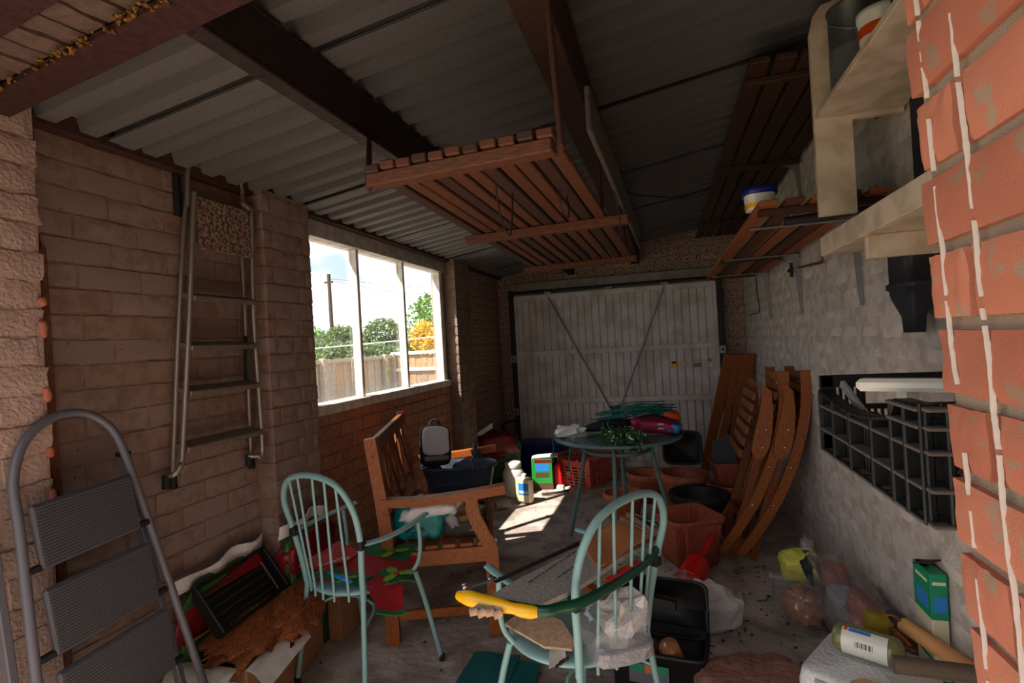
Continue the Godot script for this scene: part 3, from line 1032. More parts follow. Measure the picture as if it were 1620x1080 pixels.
func ceiling_and_beams():
	var c := struct("ceiling", "grey corrugated fibre cement roof sheets rising to the right")
	var sl := atan(0.15)
	var x0 := -1.92
	var x1 := 0.95
	var pitch := 0.13
	var start := 0.45
	for i in 6:                                           # one sheet per metre, each lapping the next
		var st := S()
		smooth(st, false)
		var prof := []
		var a := start + i * 1.0 - 0.05
		var b := start + (i + 1) * 1.0 + 0.02
		var d := a
		var lift := 0.003 * (i % 2)
		while d < b:
			prof.append([d, 0.0])
			prof.append([d + pitch * 0.42, 0.0])
			prof.append([d + pitch * 0.52, 0.042])
			prof.append([d + pitch * 0.90, 0.042])
			d += pitch
		prof.append([d, 0.0])
		for k in prof.size() - 1:
			var p: Array = prof[k]
			var q: Array = prof[k + 1]
			quad(st, P(x0, roof_y(x0) + p[1] + lift, p[0]), P(x1, roof_y(x1) + p[1] + lift, p[0]), P(x1, roof_y(x1) + q[1] + lift, q[0]), P(x0, roof_y(x0) + q[1] + lift, q[0]))
			quad(st, P(x0, roof_y(x0) + q[1] + lift + 0.006, q[0]), P(x1, roof_y(x1) + q[1] + lift + 0.006, q[0]), P(x1, roof_y(x1) + p[1] + lift + 0.006, p[0]), P(x0, roof_y(x0) + p[1] + lift + 0.006, p[0]))
		fin("roof_sheet", st, "roof_sheet", c)
	var dk := S()
	smooth(dk, false)
	var h := 0.066
	var e := []
	for y in [h, h + 0.05]:
		for q in [[-1.95, 0.4], [1.1, 0.4], [1.1, 6.35], [-1.95, 6.35]]:
			e.append(P(q[0], roof_y(q[0]) + y, q[1]))
	for f in [[0, 1, 2, 3], [4, 5, 6, 7], [0, 1, 5, 4], [1, 2, 6, 5], [2, 3, 7, 6], [3, 0, 4, 7]]:
		face(dk, [e[f[0]], e[f[1]], e[f[2]], e[f[3]]], (e[0] + e[6]) / 2)
	fin("roof_deck", dk, "masonry_outside", c)
	# beams down the length
	var st := S()
	bar(st, P(-0.965, 2.135, 0.93), P(-0.965, 2.135, 6.02), 0.055, 0.012)
	bar(st, P(-0.945, 2.21, 0.93), P(-0.945, 2.21, 6.02), 0.012, 0.15)
	bar(st, P(-0.965, 2.278, 0.93), P(-0.965, 2.278, 6.02), 0.055, 0.012)
	var b1 := fin("roof_beam", st, "beam_steel")
	kind(tag(b1, "dark steel roof beam nearer the window wall", "roof beam"), "structure")
	st = S()
	bar(st, P(-0.265, 2.285, 0.85), P(-0.265, 2.285, 6.02), 0.09, 0.19)
	var b2 := fin("roof_beam", st, "timber_brown")
	kind(tag(b2, "brown timber roof beam beside the hanging rack", "roof beam"), "structure")
	# slatted rack hung under the beams
	var r := thing("hanging_rack", "orange brown slatted wooden rack hung from the roof beams", "rack")
	var skew := func(x: float, d: float) -> Vector3: return P(x, 1.815, d - 0.10 * (x + 0.45))
	for q in [[1.16, -0.675, -0.205], [1.97, -0.73, -0.10], [2.96, -0.75, -0.12]]:
		st = S()
		bar(st, skew.call(q[1], q[0]), skew.call(q[2], q[0]), 0.045, 0.03)
		fin("cross_bar", st, "slat_x", r)
	for i in 11:
		st = S()
		var x := -0.695 + i * 0.0535
		var up := Vector3(0, 0.024 + 0.003 * (i % 2), 0)
		bar(st, skew.call(-0.655 + i * 0.0435, 1.13) + up, skew.call(x - 0.01, 3.0) + up, 0.037, 0.02)
		fin("slat", st, "slat_z" if i % 3 else "slat_dark_z", r)
	for q in [[P(-0.675, 1.80, 1.17), P(-0.945, 2.13, 1.66), 0.024], [P(-0.185, 1.80, 1.11), P(-0.205, 2.24, 1.13), 0.028], [P(-0.19, 1.80, 1.95), P(-0.205, 2.24, 1.97), 0.028], [P(-0.16, 1.80, 2.93), P(-0.205, 2.24, 2.95), 0.028]]:
		st = S()
		bar(st, q[0], q[1], q[2], 0.012, Vector3.RIGHT)
		fin("hanger", st, "timber_brown", r)
	rebase(r, P(-0.43, 1.80, 2.0))
	st = S()
	bar(st, P(-0.135, 1.905, 1.18), P(-0.10, 1.905, 2.94), 0.012, 0.10)
	tag(fin("edge_board", st, "old_board"), "pale board on edge along the side of the hanging rack", "board")
	for q in [[[-0.40, 1.90, 1.35], [-0.42, 1.83, 1.40], [-0.415, 1.74, 1.42], [-0.40, 1.70, 1.44], [-0.395, 1.76, 1.46], [-0.40, 1.86, 1.5]], [[-0.26, 1.87, 1.5], [-0.265, 1.78, 1.52], [-0.25, 1.76, 1.56], [-0.262, 1.86, 1.6]], [[-0.15, 1.98, 1.6], [-0.12, 1.80, 1.75], [-0.13, 1.74, 1.86], [-0.15, 1.83, 2.0]]]:
		st = S()
		tube(st, curve(pts(q), 5), 0.0025, 5)
		tag(fin("wire_loop", st, "rubber"), ["thin black wire loop drooping through the middle rack slats", "small black wire twist between the rack slats", "thin black wire hanging by the rack edge board"][counts.get(str(get_instance_id()) + "wire_loop", 0)], "wire")
	st = S()
	tube(st, curve(pts([[-0.21, 2.22, 2.9], [-0.13, 2.14, 2.85], [0.0, 2.10, 2.82], [0.14, 2.07, 2.80], [0.25, 2.09, 2.79], [0.33, 2.155, 2.78], [0.36, 2.175, 2.78]]), 6), 0.005, 6)
	tag(fin("cable", st, "rubber"), "black cable sagging from the timber beam to the upper slatted shelf", "cable")

# ------------------------------------------------------------------ beyond the window
func leaf_mesh(s: float) -> ArrayMesh:
	var st := S()
	smooth(st, false)
	var a := Vector3(0, 0, 0)
	var b := Vector3(s * 0.35, s * 0.5, s * 0.10)
	var c := Vector3(0, s, 0)
	var d := Vector3(-s * 0.35, s * 0.5, s * 0.10)
	tri(st, a, b, c)
	tri(st, a, c, d)
	st.generate_normals()
	return st.commit()

func crown(parent: Node3D, called: String, c: Vector3, r: Vector3, n: int, s: float, m: String, sd: int):
	var q := RandomNumberGenerator.new()
	q.seed = sd
	var mm := MultiMesh.new()
	mm.transform_format = MultiMesh.TRANSFORM_3D
	mm.mesh = leaf_mesh(s)
	mm.instance_count = n
	var lumps := []
	for i in 16:
		var v := Vector3(q.randfn(), q.randfn(), q.randfn()).normalized()
		lumps.append([v * 0.62, q.randf_range(0.28, 0.48)])
	for i in n:
		var l: Array = lumps[q.randi_range(0, 15)]
		var v := Vector3(q.randfn(), q.randfn(), q.randfn()).normalized()
		var p: Vector3 = (l[0] + v * l[1] * q.randf_range(0.75, 1.05)) * r
		var b := Basis.from_euler(Vector3(q.randf() * TAU, q.randf() * TAU, q.randf() * TAU)).scaled(Vector3.ONE * q.randf_range(0.6, 1.3))
		mm.set_instance_transform(i, Transform3D(b, c + p))
	var o := MultiMeshInstance3D.new()
	o.multimesh = mm
	o.material_override = M[m]
	o.name = numbered(parent, called)
	parent.add_child(o, true)
	kind(o, "stuff")

func outside():
	var st := S()
	sheet(st, 20, 20, func(u, v): return P(lerpf(-70, 40, u), -0.14, lerpf(-25, 80, v)), Vector3(0, -0.2, 0))
	kind(tag(fin("ground", st, "grass"), "rough green garden ground outside the garage", "ground"), "structure")
	st = S()
	abox(st, -2.4, 1.4, -0.13, -0.03, -3.0, 0.5)
	kind(tag(fin("path", st, "paving"), "pale paving slab outside the open doorway", "paving"), "structure")
	st = S()
	abox(st, -4.95, -1.97, -0.13, -0.02, 0.6, 9.1)
	kind(tag(fin("path", st, "side_path"), "pale concrete path between the garage and the fence", "path"), "structure")
	for f in 2:
		var g := thing("garden_fence", ["grey weathered board fence running alongside beyond the window", "tan board fence with two pale rails at the right of the window view"][f], "fence")
		var a := P(-5, 0, 4.6) if f == 0 else P(-5.0, 0, 9.2)
		var b := P(-5, 0, 9.1) if f == 0 else P(-2.6, 0, 9.2)
		var n := 38 if f == 0 else 20
		var dir := (b - a).normalized()
		var out := Vector3(1, 0, 0) if f == 0 else Vector3(0, 0, 1)
		for i in n:
			var s := S()
			var c := a.lerp(b, (i + 0.5) / n)
			var w := a.distance_to(b) / n
			box(s, Transform3D(Basis(out, (rng.randf() - 0.5) * 0.04) * Basis(dir, Vector3.UP, out if dir.cross(Vector3.UP).dot(out) > 0 else -out), c + Vector3(0, 0.62 + rng.randf() * 0.012, 0) + out * 0.008 * (i % 2)), Vector3(w - 0.006, 1.30, 0.016), 0.0)
			fin("board", s, ("fence_y" if rng.randf() < 0.6 else "fence_tan_y") if f == 0 else "fence_tan_y", g)
		for y in ([1.28] if f == 0 else [1.33, 1.02]):
			var s := S()
			bar(s, a + Vector3(0, y, 0) + out * 0.035, b + Vector3(0, y, 0) + out * 0.035, 0.05, 0.06)
			fin("rail", s, "fence_z" if f == 0 else "frame_white", g)
		for k in ([0.36, 0.52, 0.72, 0.93] if f == 0 else [0.02, 0.8]):
			var s := S()
			var c := a.lerp(b, k) + out * 0.07
			box(s, Transform3D(Basis(), c + Vector3(0, 0.62, 0)), Vector3(0.09, 1.42, 0.09), 0.01)
			fin("post", s, "fence_y", g)
		rebase(g, a)
	for q in [["shrub", "big rounded dark green shrub with purple blossom behind the fence", P(-8.5, 1.30, 14), Vector3(1.75, 1.35, 1.5), "foliage_dark", 24000, 0.12],
			["shrub", "lower mid green shrub at the left of the big dark one", P(-9.9, 1.1, 14.6), Vector3(1.0, 0.85, 0.9), "foliage_mid", 3500, 0.11],
			["shrub", "golden yellow bush behind the tan fence", P(-6.55, 1.5, 14.2), Vector3(0.62, 0.72, 0.6), "foliage_gold", 3500, 0.09],
			["tree", "tall light green tree at the right edge of the window view", P(-8.5, 2.4, 20), Vector3(1.5, 1.8, 1.4), "foliage_green", 6000, 0.16],
			["shrub", "distant dull green bush at the left edge of the window view", P(-16.6, 1.7, 22), Vector3(1.6, 1.0, 1.3), "foliage_mid", 2200, 0.2]]:
		var t := thing(q[0], q[1], q[0])
		crown(t, "foliage", q[2], q[3], q[5], q[6], q[4], int(q[2].x * 10))
		if q[4] == "foliage_dark":
			crown(t, "blossom", q[2] + Vector3(-0.2, 0.1, 0.15), q[3] * 1.02, 260, 0.09, "blossom", 77)
		var tr := S()
		tube(tr, [P(q[2].x, -0.14, -q[2].z), P(q[2].x + 0.05, q[2].y * 0.6, -q[2].z), P(q[2].x, q[2].y, -q[2].z)], [0.09, 0.07, 0.04], 7)
		fin("trunk", tr, "bark", t)
		rebase(t, P(q[2].x, -0.14, -q[2].z))
	var po := thing("utility_pole", "tall dark wooden utility pole with wires beyond the garden", "pole")
	st = S()
	tube(st, [P(-13.65, -0.14, 20), P(-13.68, 4.8, 20)], [0.10, 0.075], 8)
	fin("pole", st, "bark", po)
	st = S()
	bar(st, P(-13.9, 4.45, 20), P(-13.5, 4.45, 20), 0.08, 0.08)
	fin("cross_arm", st, "bark", po)
	for q in [[[-13.68, 4.6, 20], [-9, 4.0, 22], [-4, 4.7, 26]], [[-13.6, 4.5, 20], [-9, 3.6, 20], [-3, 4.2, 20]], [[-18, 6.3, 20], [-13, 6.1, 17], [-7, 6.5, 14]]]:
		st = S()
		tube(st, curve(pts(q), 8), 0.008, 4)
		fin("overhead_wire", st, "rubber", po)
	rebase(po, P(-13.65, -0.14, 20))
	var wl := thing("washing_line", "thin white washing line strung between posts before the fence", "line")
	st = S()
	tube(st, curve(pts([[-7.6, 1.46, 8.0], [-4.6, 1.535, 8.0], [-2.7, 1.63, 8.0]]), 6), 0.010, 5)
	fin("line", st, "print_white", wl)
	for q in [[-7.6, 1.50], [-2.7, 1.67]]:
		st = S()
		tube(st, [P(q[0], -0.14, 8.0), P(q[0], q[1], 8.0)], 0.025, 8)
		fin("post", st, "galv", wl)
	rebase(wl, P(-2.7, -0.14, 8.0))
	var wd := thing("weed", "small yellow green weed standing before the fence", "weed")
	crown(wd, "leaves", P(-3.55, 1.13, 6.4), Vector3(0.02, 0.08, 0.02), 36, 0.03, "foliage_mid", 5)
	st = S()
	tube(st, [P(-3.55, -0.14, 6.4), P(-3.55, 1.15, 6.4)], 0.008, 5)
	fin("stem", st, "foliage_mid", wd)
	rebase(wd, P(-3.55, -0.14, 6.4))

# ------------------------------------------------------------------ things by the left wall
func left_side():
	# aluminium stepladder hung on the wall
	var l := thing("stepladder", "old aluminium stepladder hanging on the left wall", "ladder")
	var X := -1.765
	var parts := {"stile": [[[X, 2.07, 1.715], [X, 1.56, 1.66], [X, 1.08, 1.60], [X, 1.01, 1.585], [X - 0.01, 0.985, 1.565], [-1.80, 0.98, 1.56]], [[X, 2.09, 1.96], [X, 2.07, 2.005], [X, 2.03, 2.02], [X, 1.56, 2.0], [X, 1.0, 2.01], [X - 0.01, 0.965, 1.985], [-1.80, 0.97, 1.96]]],
		"rear_stile": [[[-1.82, 2.08, 1.73], [-1.82, 1.57, 1.665], [-1.82, 0.97, 1.60]], [[-1.82, 1.95, 2.01], [-1.82, 1.58, 2.01], [-1.82, 0.95, 2.0]]],
		"hoop": [[[-1.80, 2.02, 1.715], [-1.80, 2.155, 1.72], [-1.80, 2.19, 1.735], [-1.80, 2.20, 1.77], [-1.80, 2.20, 1.97], [-1.80, 2.18, 2.005], [-1.80, 2.10, 2.01], [-1.80, 1.95, 2.01]]]}
	for k in parts:
		for q in parts[k]:
			var s := S()
			tube(s, curve(pts(q), 4), 0.0105, 8)
			fin(k, s, "alu", l)
	for q in [[1.655, 1.675, 2.005], [1.46, 1.652, 2.0], [1.285, 1.635, 2.0], [1.075, 1.61, 2.005]]:
		var s := S()
		box(s, Transform3D(Basis(Vector3(0, 0, 1), -0.25), P(-1.785, q[0], (q[1] + q[2]) / 2)), Vector3(0.075, 0.022, q[2] - q[1]), 0.003)
		fin("tread", s, "alu_tread", l)
	var s := S()
	box(s, Transform3D(Basis(Vector3(0, 0, 1), 0.06), P(-1.772, 1.955, 1.87)), Vector3(0.016, 0.215, 0.28), 0.004)
	fin("platform", s, "platform_stained", l)
	for q in [[-1.82, 0.955, 1.60], [-1.80, 0.965, 1.555], [-1.82, 0.935, 2.0], [-1.80, 0.955, 1.965]]:
		s = S()
		lathe(s, Transform3D(Basis(), P(q[0], q[1] - 0.03, q[2])), [[0.0, 0], [0.016, 0], [0.014, 0.05], [0.0, 0.05]], 8, true)
		fin("foot", s, "rubber", l)
	for d in [1.83, 2.0]:
		s = S()
		abox(s, -1.825, -1.785, 2.185, 2.22, d - 0.012, d + 0.012)
		fin("hook", s, "red_clip", l)
	s = S()
	bar(s, P(-1.80, 1.50, 1.985), P(-1.81, 1.28, 1.985), 0.01, 0.02)
	fin("stay", s, "dark_steel", l)
	rebase(l, P(-1.80, 0.92, 1.8))
	s = S()
	abox(s, -1.842, -1.836, 1.98, 2.235, 1.685, 1.725, 0.001)
	abox(s, -1.842, -1.815, 1.98, 2.235, 1.685, 1.690, 0.001)
	tag(fin("angle_bracket", s, "dark_steel"), "dark steel angle strip hanging from the wall plate by the stepladder", "bracket")
	s = S()
	bar(s, P(-1.835, 1.78, 1.195), P(-1.80, 0.0, 1.19), 0.03, 0.022)
	tag(fin("batten", s, "batten"), "brown timber batten standing upright behind the left jamb", "batten")
	# folded grey step stool
	var g := thing("step_stool", "folded grey three tread step stool leaning on the left jamb", "ladder")
	var xs := func(y: float) -> float: return -1.535 - 0.165 * y
	var rail := func(p: Array, r: float, called: String):
		var v := []
		for q in p:
			v.append(P(xs.call(q[0]) + (q[2] if q.size() > 2 else 0.0), q[0], q[1]))
		var t := S()
		tube(t, curve(v, 5), r, 10)
		fin(called, t, "ladder_grey", g)
	rail.call([[0.02, 0.985], [0.5, 1.0], [0.95, 1.02], [1.10, 1.025], [1.20, 1.065], [1.25, 1.13], [1.265, 1.19], [1.25, 1.255], [1.19, 1.315], [1.08, 1.345], [0.9, 1.375], [0.45, 1.445], [0.02, 1.515]], 0.0125, "frame")
	for q in [[1.04, 0.86, 1.045, 1.335], [0.815, 0.63, 1.045, 1.355], [0.595, 0.40, 1.045, 1.37]]:
		var o := S()
		var ym: float = (q[0] + q[1]) / 2
		var b := Basis(Vector3(0, 0, 1), 0.10)
		var dd: float = (q[2] + q[3]) / 2
		var T := Transform3D(Basis(Vector3(1, 0, 0), 0.06) * b, P(xs.call(ym) + 0.012, ym, dd))
		box(o, T, Vector3(0.02, q[0] - q[1], q[3] - q[2]), 0.006)
		for i in 20:
			box(o, T * Transform3D(Basis(), Vector3(0.0103, lerpf(-0.5, 0.5, (i + 0.5) / 20.0) * (q[0] - q[1]) * 0.94, 0)), Vector3(0.003, 0.0042, (q[3] - q[2]) * 0.94), 0.001)
		var tr := fin("tread", o, "ladder_tread", g)
		for e in [[-1, 0.012], [1, 0.012]]:
			o = S()
			box(o, T * Transform3D(Basis(), Vector3(-0.004, -(q[0] - q[1]) * 0.45, e[0] * (q[3] - q[2]) * 0.53)), Vector3(0.02, 0.018, 0.05), 0.003)
			fin("tread_pivot", o, "rubber", tr)
	for q in [[0.99, 0.975, 1.06], [1.41, 1.36, 1.10]]:
		var o := S()
		bar(o, P(xs.call(0.0) - 0.09, 0.0, q[0] + (0.07 if q[0] > 1.2 else 0.0)), P(xs.call(q[2]) - 0.035, q[2], q[1]), 0.022, 0.03)
		var rl := fin("rear_leg", o, "ladder_grey", g)
		o = S()
		box(o, Transform3D(Basis(), P(xs.call(q[2]) - 0.035, q[2] + 0.006, q[1])), Vector3(0.034, 0.014, 0.034), 0.003)
		fin("end_cap", o, "rubber", rl)
	rebase(g, P(-1.58, 0, 1.25))
	# bucket rim at the bottom edge
	var bu := thing("bucket", "white plastic bucket at the bottom edge by the step stool", "bucket")
	var o := S()
	lathe(o, Transform3D(Basis(), P(-1.44, 0, 1.36)), [[0.0, 0.0], [0.085, 0.0], [0.105, 0.295], [0.112, 0.297], [0.113, 0.312], [0.106, 0.316], [0.100, 0.310], [0.082, 0.01], [0.0, 0.01]], 32)
	fin("body", o, "tub_white", bu)
	rebase(bu, P(-1.44, 0, 1.36))
	# cardboard box with flaps, coir on it
	var cb := thing("cardboard_box", "open cardboard box with white printed flaps holding the coir", "box")
	var A := P(-1.835, 0, 1.60)
	var B := P(-1.53, 0, 1.60)
	var C := P(-1.66, 0, 2.22)
	var D := P(-1.835, 0, 2.22)
	var H := Vector3(0, 0.27, 0)
	var wall := func(a: Vector3, b: Vector3):
		var t := S()
		bar(t, (a + b) / 2 + Vector3.ZERO, (a + b) / 2 + H, 0.006, a.distance_to(b), (b - a).normalized())
		fin("side", t, "cardboard", cb)
	for q in [[A, B], [B, C], [C, D], [D, A]]:
		wall.call(q[0], q[1])
	for q in [[A, B, Vector3(0.03, -0.03, 0.11), "print_white", 0.9], [B, C, Vector3(0.13, -0.03, 0.05), "print_white", 0.55], [A, D, Vector3(0.10, 0.10, 0.02), "cardboard", 0.5]]:
		var t := S()
		var a: Vector3 = q[0] + H
		var b: Vector3 = (q[0] as Vector3).lerp(q[1], q[4]) + H
		sheet(t, 6, 4, func(u, v): return a.lerp(b, u) + q[2] * v + Vector3(0, 0.02 * sin(v * 3.0), 0), Vector3(0, -0.005, 0))
		fin("flap", t, q[3], cb)
	var pr := S()
	lathe(pr, Transform3D(Basis(Vector3(1, 0, 0), 0.2), P(-1.49, 0.262, 1.78)), [[0.0, 0.0], [0.022, 0.0], [0.022, 0.003], [0.0, 0.003]], 12, true)
	lathe(pr, Transform3D(Basis(Vector3(1, 0, 0), 0.2), P(-1.50, 0.264, 1.84)), [[0.0, 0.0], [0.022, 0.0], [0.022, 0.003], [0.0, 0.003]], 12, true)
	fin("printed_mark", pr, "print_black", cb)
	rebase(cb, P(-1.69, 0, 1.9))
	var co := thing("coir_liner", "brown hairy coir matting heaped on the cardboard box", "coir")
	o = S()
	blob(o, Transform3D(Basis(Vector3.UP, 0.25) * Basis(Vector3(0, 0, 1), -0.12), P(-1.68, 0.30, 1.86)), Vector3(0.145, 0.055, 0.28), 0.85, 0.28, 5.0, 4, 40, 20)
	blob(o, Transform3D(Basis(Vector3.UP, 0.5) * Basis(Vector3(0, 0, 1), -0.25), P(-1.62, 0.31, 2.02)), Vector3(0.10, 0.05, 0.26), 0.85, 0.3, 5.0, 9, 36, 18)
	fin("mat", o, "coir", co)
	var mm := MultiMesh.new()
	mm.transform_format = MultiMesh.TRANSFORM_3D
	var hs := S()
	tube(hs, [Vector3(0, 0, 0), Vector3(0.003, 0.012, 0), Vector3(0.010, 0.022, 0.004), Vector3(0.02, 0.028, 0)], [0.0007, 0.0007, 0.0006, 0.0003], 3)
	hs.generate_normals()
	mm.mesh = hs.commit()
	mm.instance_count = 5200
	var q2 := RandomNumberGenerator.new()
	q2.seed = 8
	for i in 5200:
		var first := q2.randf() < 0.6
		var a := q2.randf() * TAU
		var r := sqrt(q2.randf())
		var v := Vector3(cos(a) * r, sqrt(maxf(0.0, 1.0 - r * r)) * 0.9, sin(a) * r)
		var T := Transform3D(Basis(Vector3.UP, 0.25) * Basis(Vector3(0, 0, 1), -0.12), P(-1.68, 0.30, 1.86)) if first else Transform3D(Basis(Vector3.UP, 0.5) * Basis(Vector3(0, 0, 1), -0.25), P(-1.62, 0.31, 2.02))
		var p := T * (v * (Vector3(0.145, 0.055, 0.28) if first else Vector3(0.10, 0.05, 0.26)))
		mm.set_instance_transform(i, Transform3D(Basis.from_euler(Vector3(q2.randf_range(-0.7, 0.7), q2.randf() * TAU, q2.randf_range(-0.7, 0.7))), p))
	var mi := MultiMeshInstance3D.new()
	mi.multimesh = mm
	mi.name = "fibres"
	mi.material_override = M["coir_hair"]
	co.add_child(mi)
	kind(mi, "stuff")
	rebase(co, P(-1.66, 0.25, 1.95))
	# seed tray
	var tr := thing("seed_tray", "black ribbed plastic seed tray propped against the compost bag", "tray")
	var T2 := Transform3D(Basis(Vector3(0, 0, 1), -0.95) * Basis(Vector3.UP, 0.04), P(-1.735, 0.45, 1.82))
	o = S()
	box(o, T2 * Transform3D(Basis(), Vector3(0, -0.02, 0)), Vector3(0.20, 0.006, 0.36), 0.002)
	for e in [[0.10, 0.0, 0.012, 0.40], [-0.10, 0.0, 0.012, 0.40]]:
		box(o, T2 * Transform3D(Basis(), Vector3(e[0], 0, 0)), Vector3(0.014, 0.05, 0.38), 0.003)
	for e in [-0.185, 0.185]:
		box(o, T2 * Transform3D(Basis(), Vector3(0, 0, e)), Vector3(0.21, 0.05, 0.014), 0.003)
	fin("tray_body", o, "black_plastic", tr)
	for i in 5:
		o = S()
		box(o, T2 * Transform3D(Basis(), Vector3(-0.066 + i * 0.033, -0.013, 0)), Vector3(0.010, 0.010, 0.34), 0.002)
		fin("rib", o, "black_dusty", tr)
	for e in [-0.16, 0.16]:
		o = S()
		box(o, T2 * Transform3D(Basis(), Vector3(0, -0.010, e)), Vector3(0.17, 0.008, 0.006), 0.001)
		fin("edge_rib", o, "crate_dust", tr)
	rebase(tr, P(-1.735, 0.33, 1.82))
	# two compost bags
	for q in [["compost_bag", "red and green compost bag with white top slumped behind the seed tray", 1.57, 2.02, 0.20, 0.565, -1.81, 0.025], ["compost_bag", "red white and green compost bag standing against the first pier", 2.02, 2.36, 0.0, 0.62, -1.70, 0.04]]:
		var bg := thing(q[0], q[1], "bag")
		o = S()
		blob(o, Transform3D(Basis(), P(q[6], (q[4] + q[5]) / 2 - 0.03, (q[2] + q[3]) / 2)), Vector3(q[7], (q[5] - q[4]) / 2, (q[3] - q[2]) / 2), 0.45, 0.12, 3.0, int(q[2] * 10), 32, 16)
		fin("bag", o, "bag_green", bg)
		o = S()
		blob(o, Transform3D(Basis(Vector3(1, 0, 0), 0.20), P(q[6] + 0.004, q[5] - 0.125, (q[2] + q[3]) / 2)), Vector3(q[7] + 0.004, 0.075, (q[3] - q[2]) / 2 + 0.004), 0.45, 0.14, 3.0, 3, 32, 12)
		fin("printed_band", o, "bag_red", bg)
		o = S()
		sheet(o, 16, 3, func(u, v): return P(q[6] + 0.010 * sin(u * 17.0) + 0.012 * v, q[5] - 0.05 + 0.06 * v + 0.012 * sin(u * 11.0 + 1.0) + 0.03 * u, lerpf(q[2] - 0.01, q[3] + 0.01, u)), Vector3(-0.008, 0, 0))
		fin("crimped_top", o, "bag_white", bg)
		rebase(bg, P(q[6], q[4], (q[2] + q[3]) / 2))
	o = S()
	abox(o, -1.655, -1.585, 0.0, 0.42, 2.26, 2.45, 0.004)
	tag(fin("cardboard_piece", o, "cardboard"), "narrow brown cardboard carton between the pier and the left chair", "cardboard")

# ------------------------------------------------------------------ chairs
func metal_chair(label: String, cx: float, cd: float, fx: float, fd: float) -> Node3D:
	var t := thing("metal_chair", label, "chair", "pale blue metal garden chairs")
	var f := Vector3(fx, 0, -fd).normalized()
	var s := Vector3(-fd, 0, -fx).normalized()
	var c := P(cx, 0, cd)
	var at := func(a: float, b: float, y: float) -> Vector3: return c + f * a + s * b + Vector3(0, y, 0)
	var hoop := [at.call(-0.165, 0.17, 0.41), at.call(-0.18, 0.185, 0.54), at.call(-0.20, 0.208, 0.67), at.call(-0.23, 0.212, 0.79), at.call(-0.248, 0.158, 0.878), at.call(-0.255, 0.06, 0.912)]
	var other := [at.call(-0.255, -0.06, 0.912), at.call(-0.248, -0.158, 0.878), at.call(-0.23, -0.212, 0.79), at.call(-0.20, -0.208, 0.67), at.call(-0.18, -0.185, 0.54), at.call(-0.165, -0.17, 0.41)]
	var line := curve(hoop + other, 5)
	var o := S()
	tube(o, line, 0.0125, 10)
	fin("back_hoop", o, "chair_blue", t)
	for k in 5:
		var b := -0.115 + k * 0.0575
		var top: Vector3 = line[0]
		var best := 9.0
		for p in line:
			var e: float = absf((p - c).dot(s) - b * 1.25) + (10.0 if p.y < 0.7 else 0.0)
			if e < best:
				best = e
				top = p
		o = S()
		tube(o, [at.call(-sqrt(0.222 * 0.222 - b * b), b, 0.405), at.call(-sqrt(0.222 * 0.222 - b * b), b, 0.44), top], 0.0055, 6)
		fin("spindle", o, "chair_blue", t)
	o = S()
	var prof := [[0.0, 0.428], [0.19, 0.430], [0.216, 0.424], [0.224, 0.430], [0.224, 0.438], [0.214, 0.444], [0.18, 0.443], [0.0, 0.437]]
	lathe(o, Transform3D(Basis(), c), prof, 36)
	fin("seat", o, "chair_blue", t)
	for e in [1.0, -1.0]:
		o = S()
		tube(o, curve([at.call(-0.165, 0.17 * e, 0.43), at.call(-0.18, 0.18 * e, 0.30), at.call(-0.215, 0.205 * e, 0.012)], 4), 0.011, 8)
		var lg := fin("leg", o, "chair_blue", t)
		o = S()
		lathe(o, Transform3D(Basis(), at.call(-0.215, 0.205 * e, 0.0)), [[0.0, 0], [0.014, 0], [0.013, 0.03], [0.0, 0.03]], 8, true)
		fin("foot", o, "rubber", lg)
		o = S()
		tube(o, curve([at.call(0.10, 0.205 * e, 0.43), at.call(0.14, 0.215 * e, 0.30), at.call(0.20, 0.245 * e, 0.012)], 4), 0.011, 8)
		lg = fin("leg", o, "chair_blue", t)
		o = S()
		lathe(o, Transform3D(Basis(), at.call(0.20, 0.245 * e, 0.0)), [[0.0, 0], [0.014, 0], [0.013, 0.03], [0.0, 0.03]], 8, true)
		fin("foot", o, "rubber", lg)
		o = S()
		tube(o, curve([at.call(-0.20, 0.20 * e, 0.645), at.call(-0.08, 0.235 * e, 0.645), at.call(0.06, 0.24 * e, 0.655), at.call(0.17, 0.225 * e, 0.665)], 5), 0.0165, 8, false, 0.5)
		fin("arm", o, "chair_blue", t)
		o = S()
		tube(o, curve([at.call(0.10, 0.237 * e, 0.65), at.call(0.11, 0.235 * e, 0.56), at.call(0.105, 0.225 * e, 0.48), at.call(0.08, 0.205 * e, 0.435)], 4), 0.0095, 8)
		fin("arm_post", o, "chair_blue", t)
		o = S()
		box(o, facing(at.call(-0.193, 0.203 * e, 0.648), f), Vector3(0.034, 0.042, 0.036), 0.006)
		fin("clip", o, "rubber", t)
	o = S()
	tube(o, curve([at.call(-0.18, 0.18, 0.30), at.call(-0.05, 0.10, 0.33), at.call(-0.05, -0.10, 0.33), at.call(-0.18, -0.18, 0.30)], 4), 0.006, 6)
	fin("stretcher", o, "chair_blue", t)
	rebase(t, c)
	return t

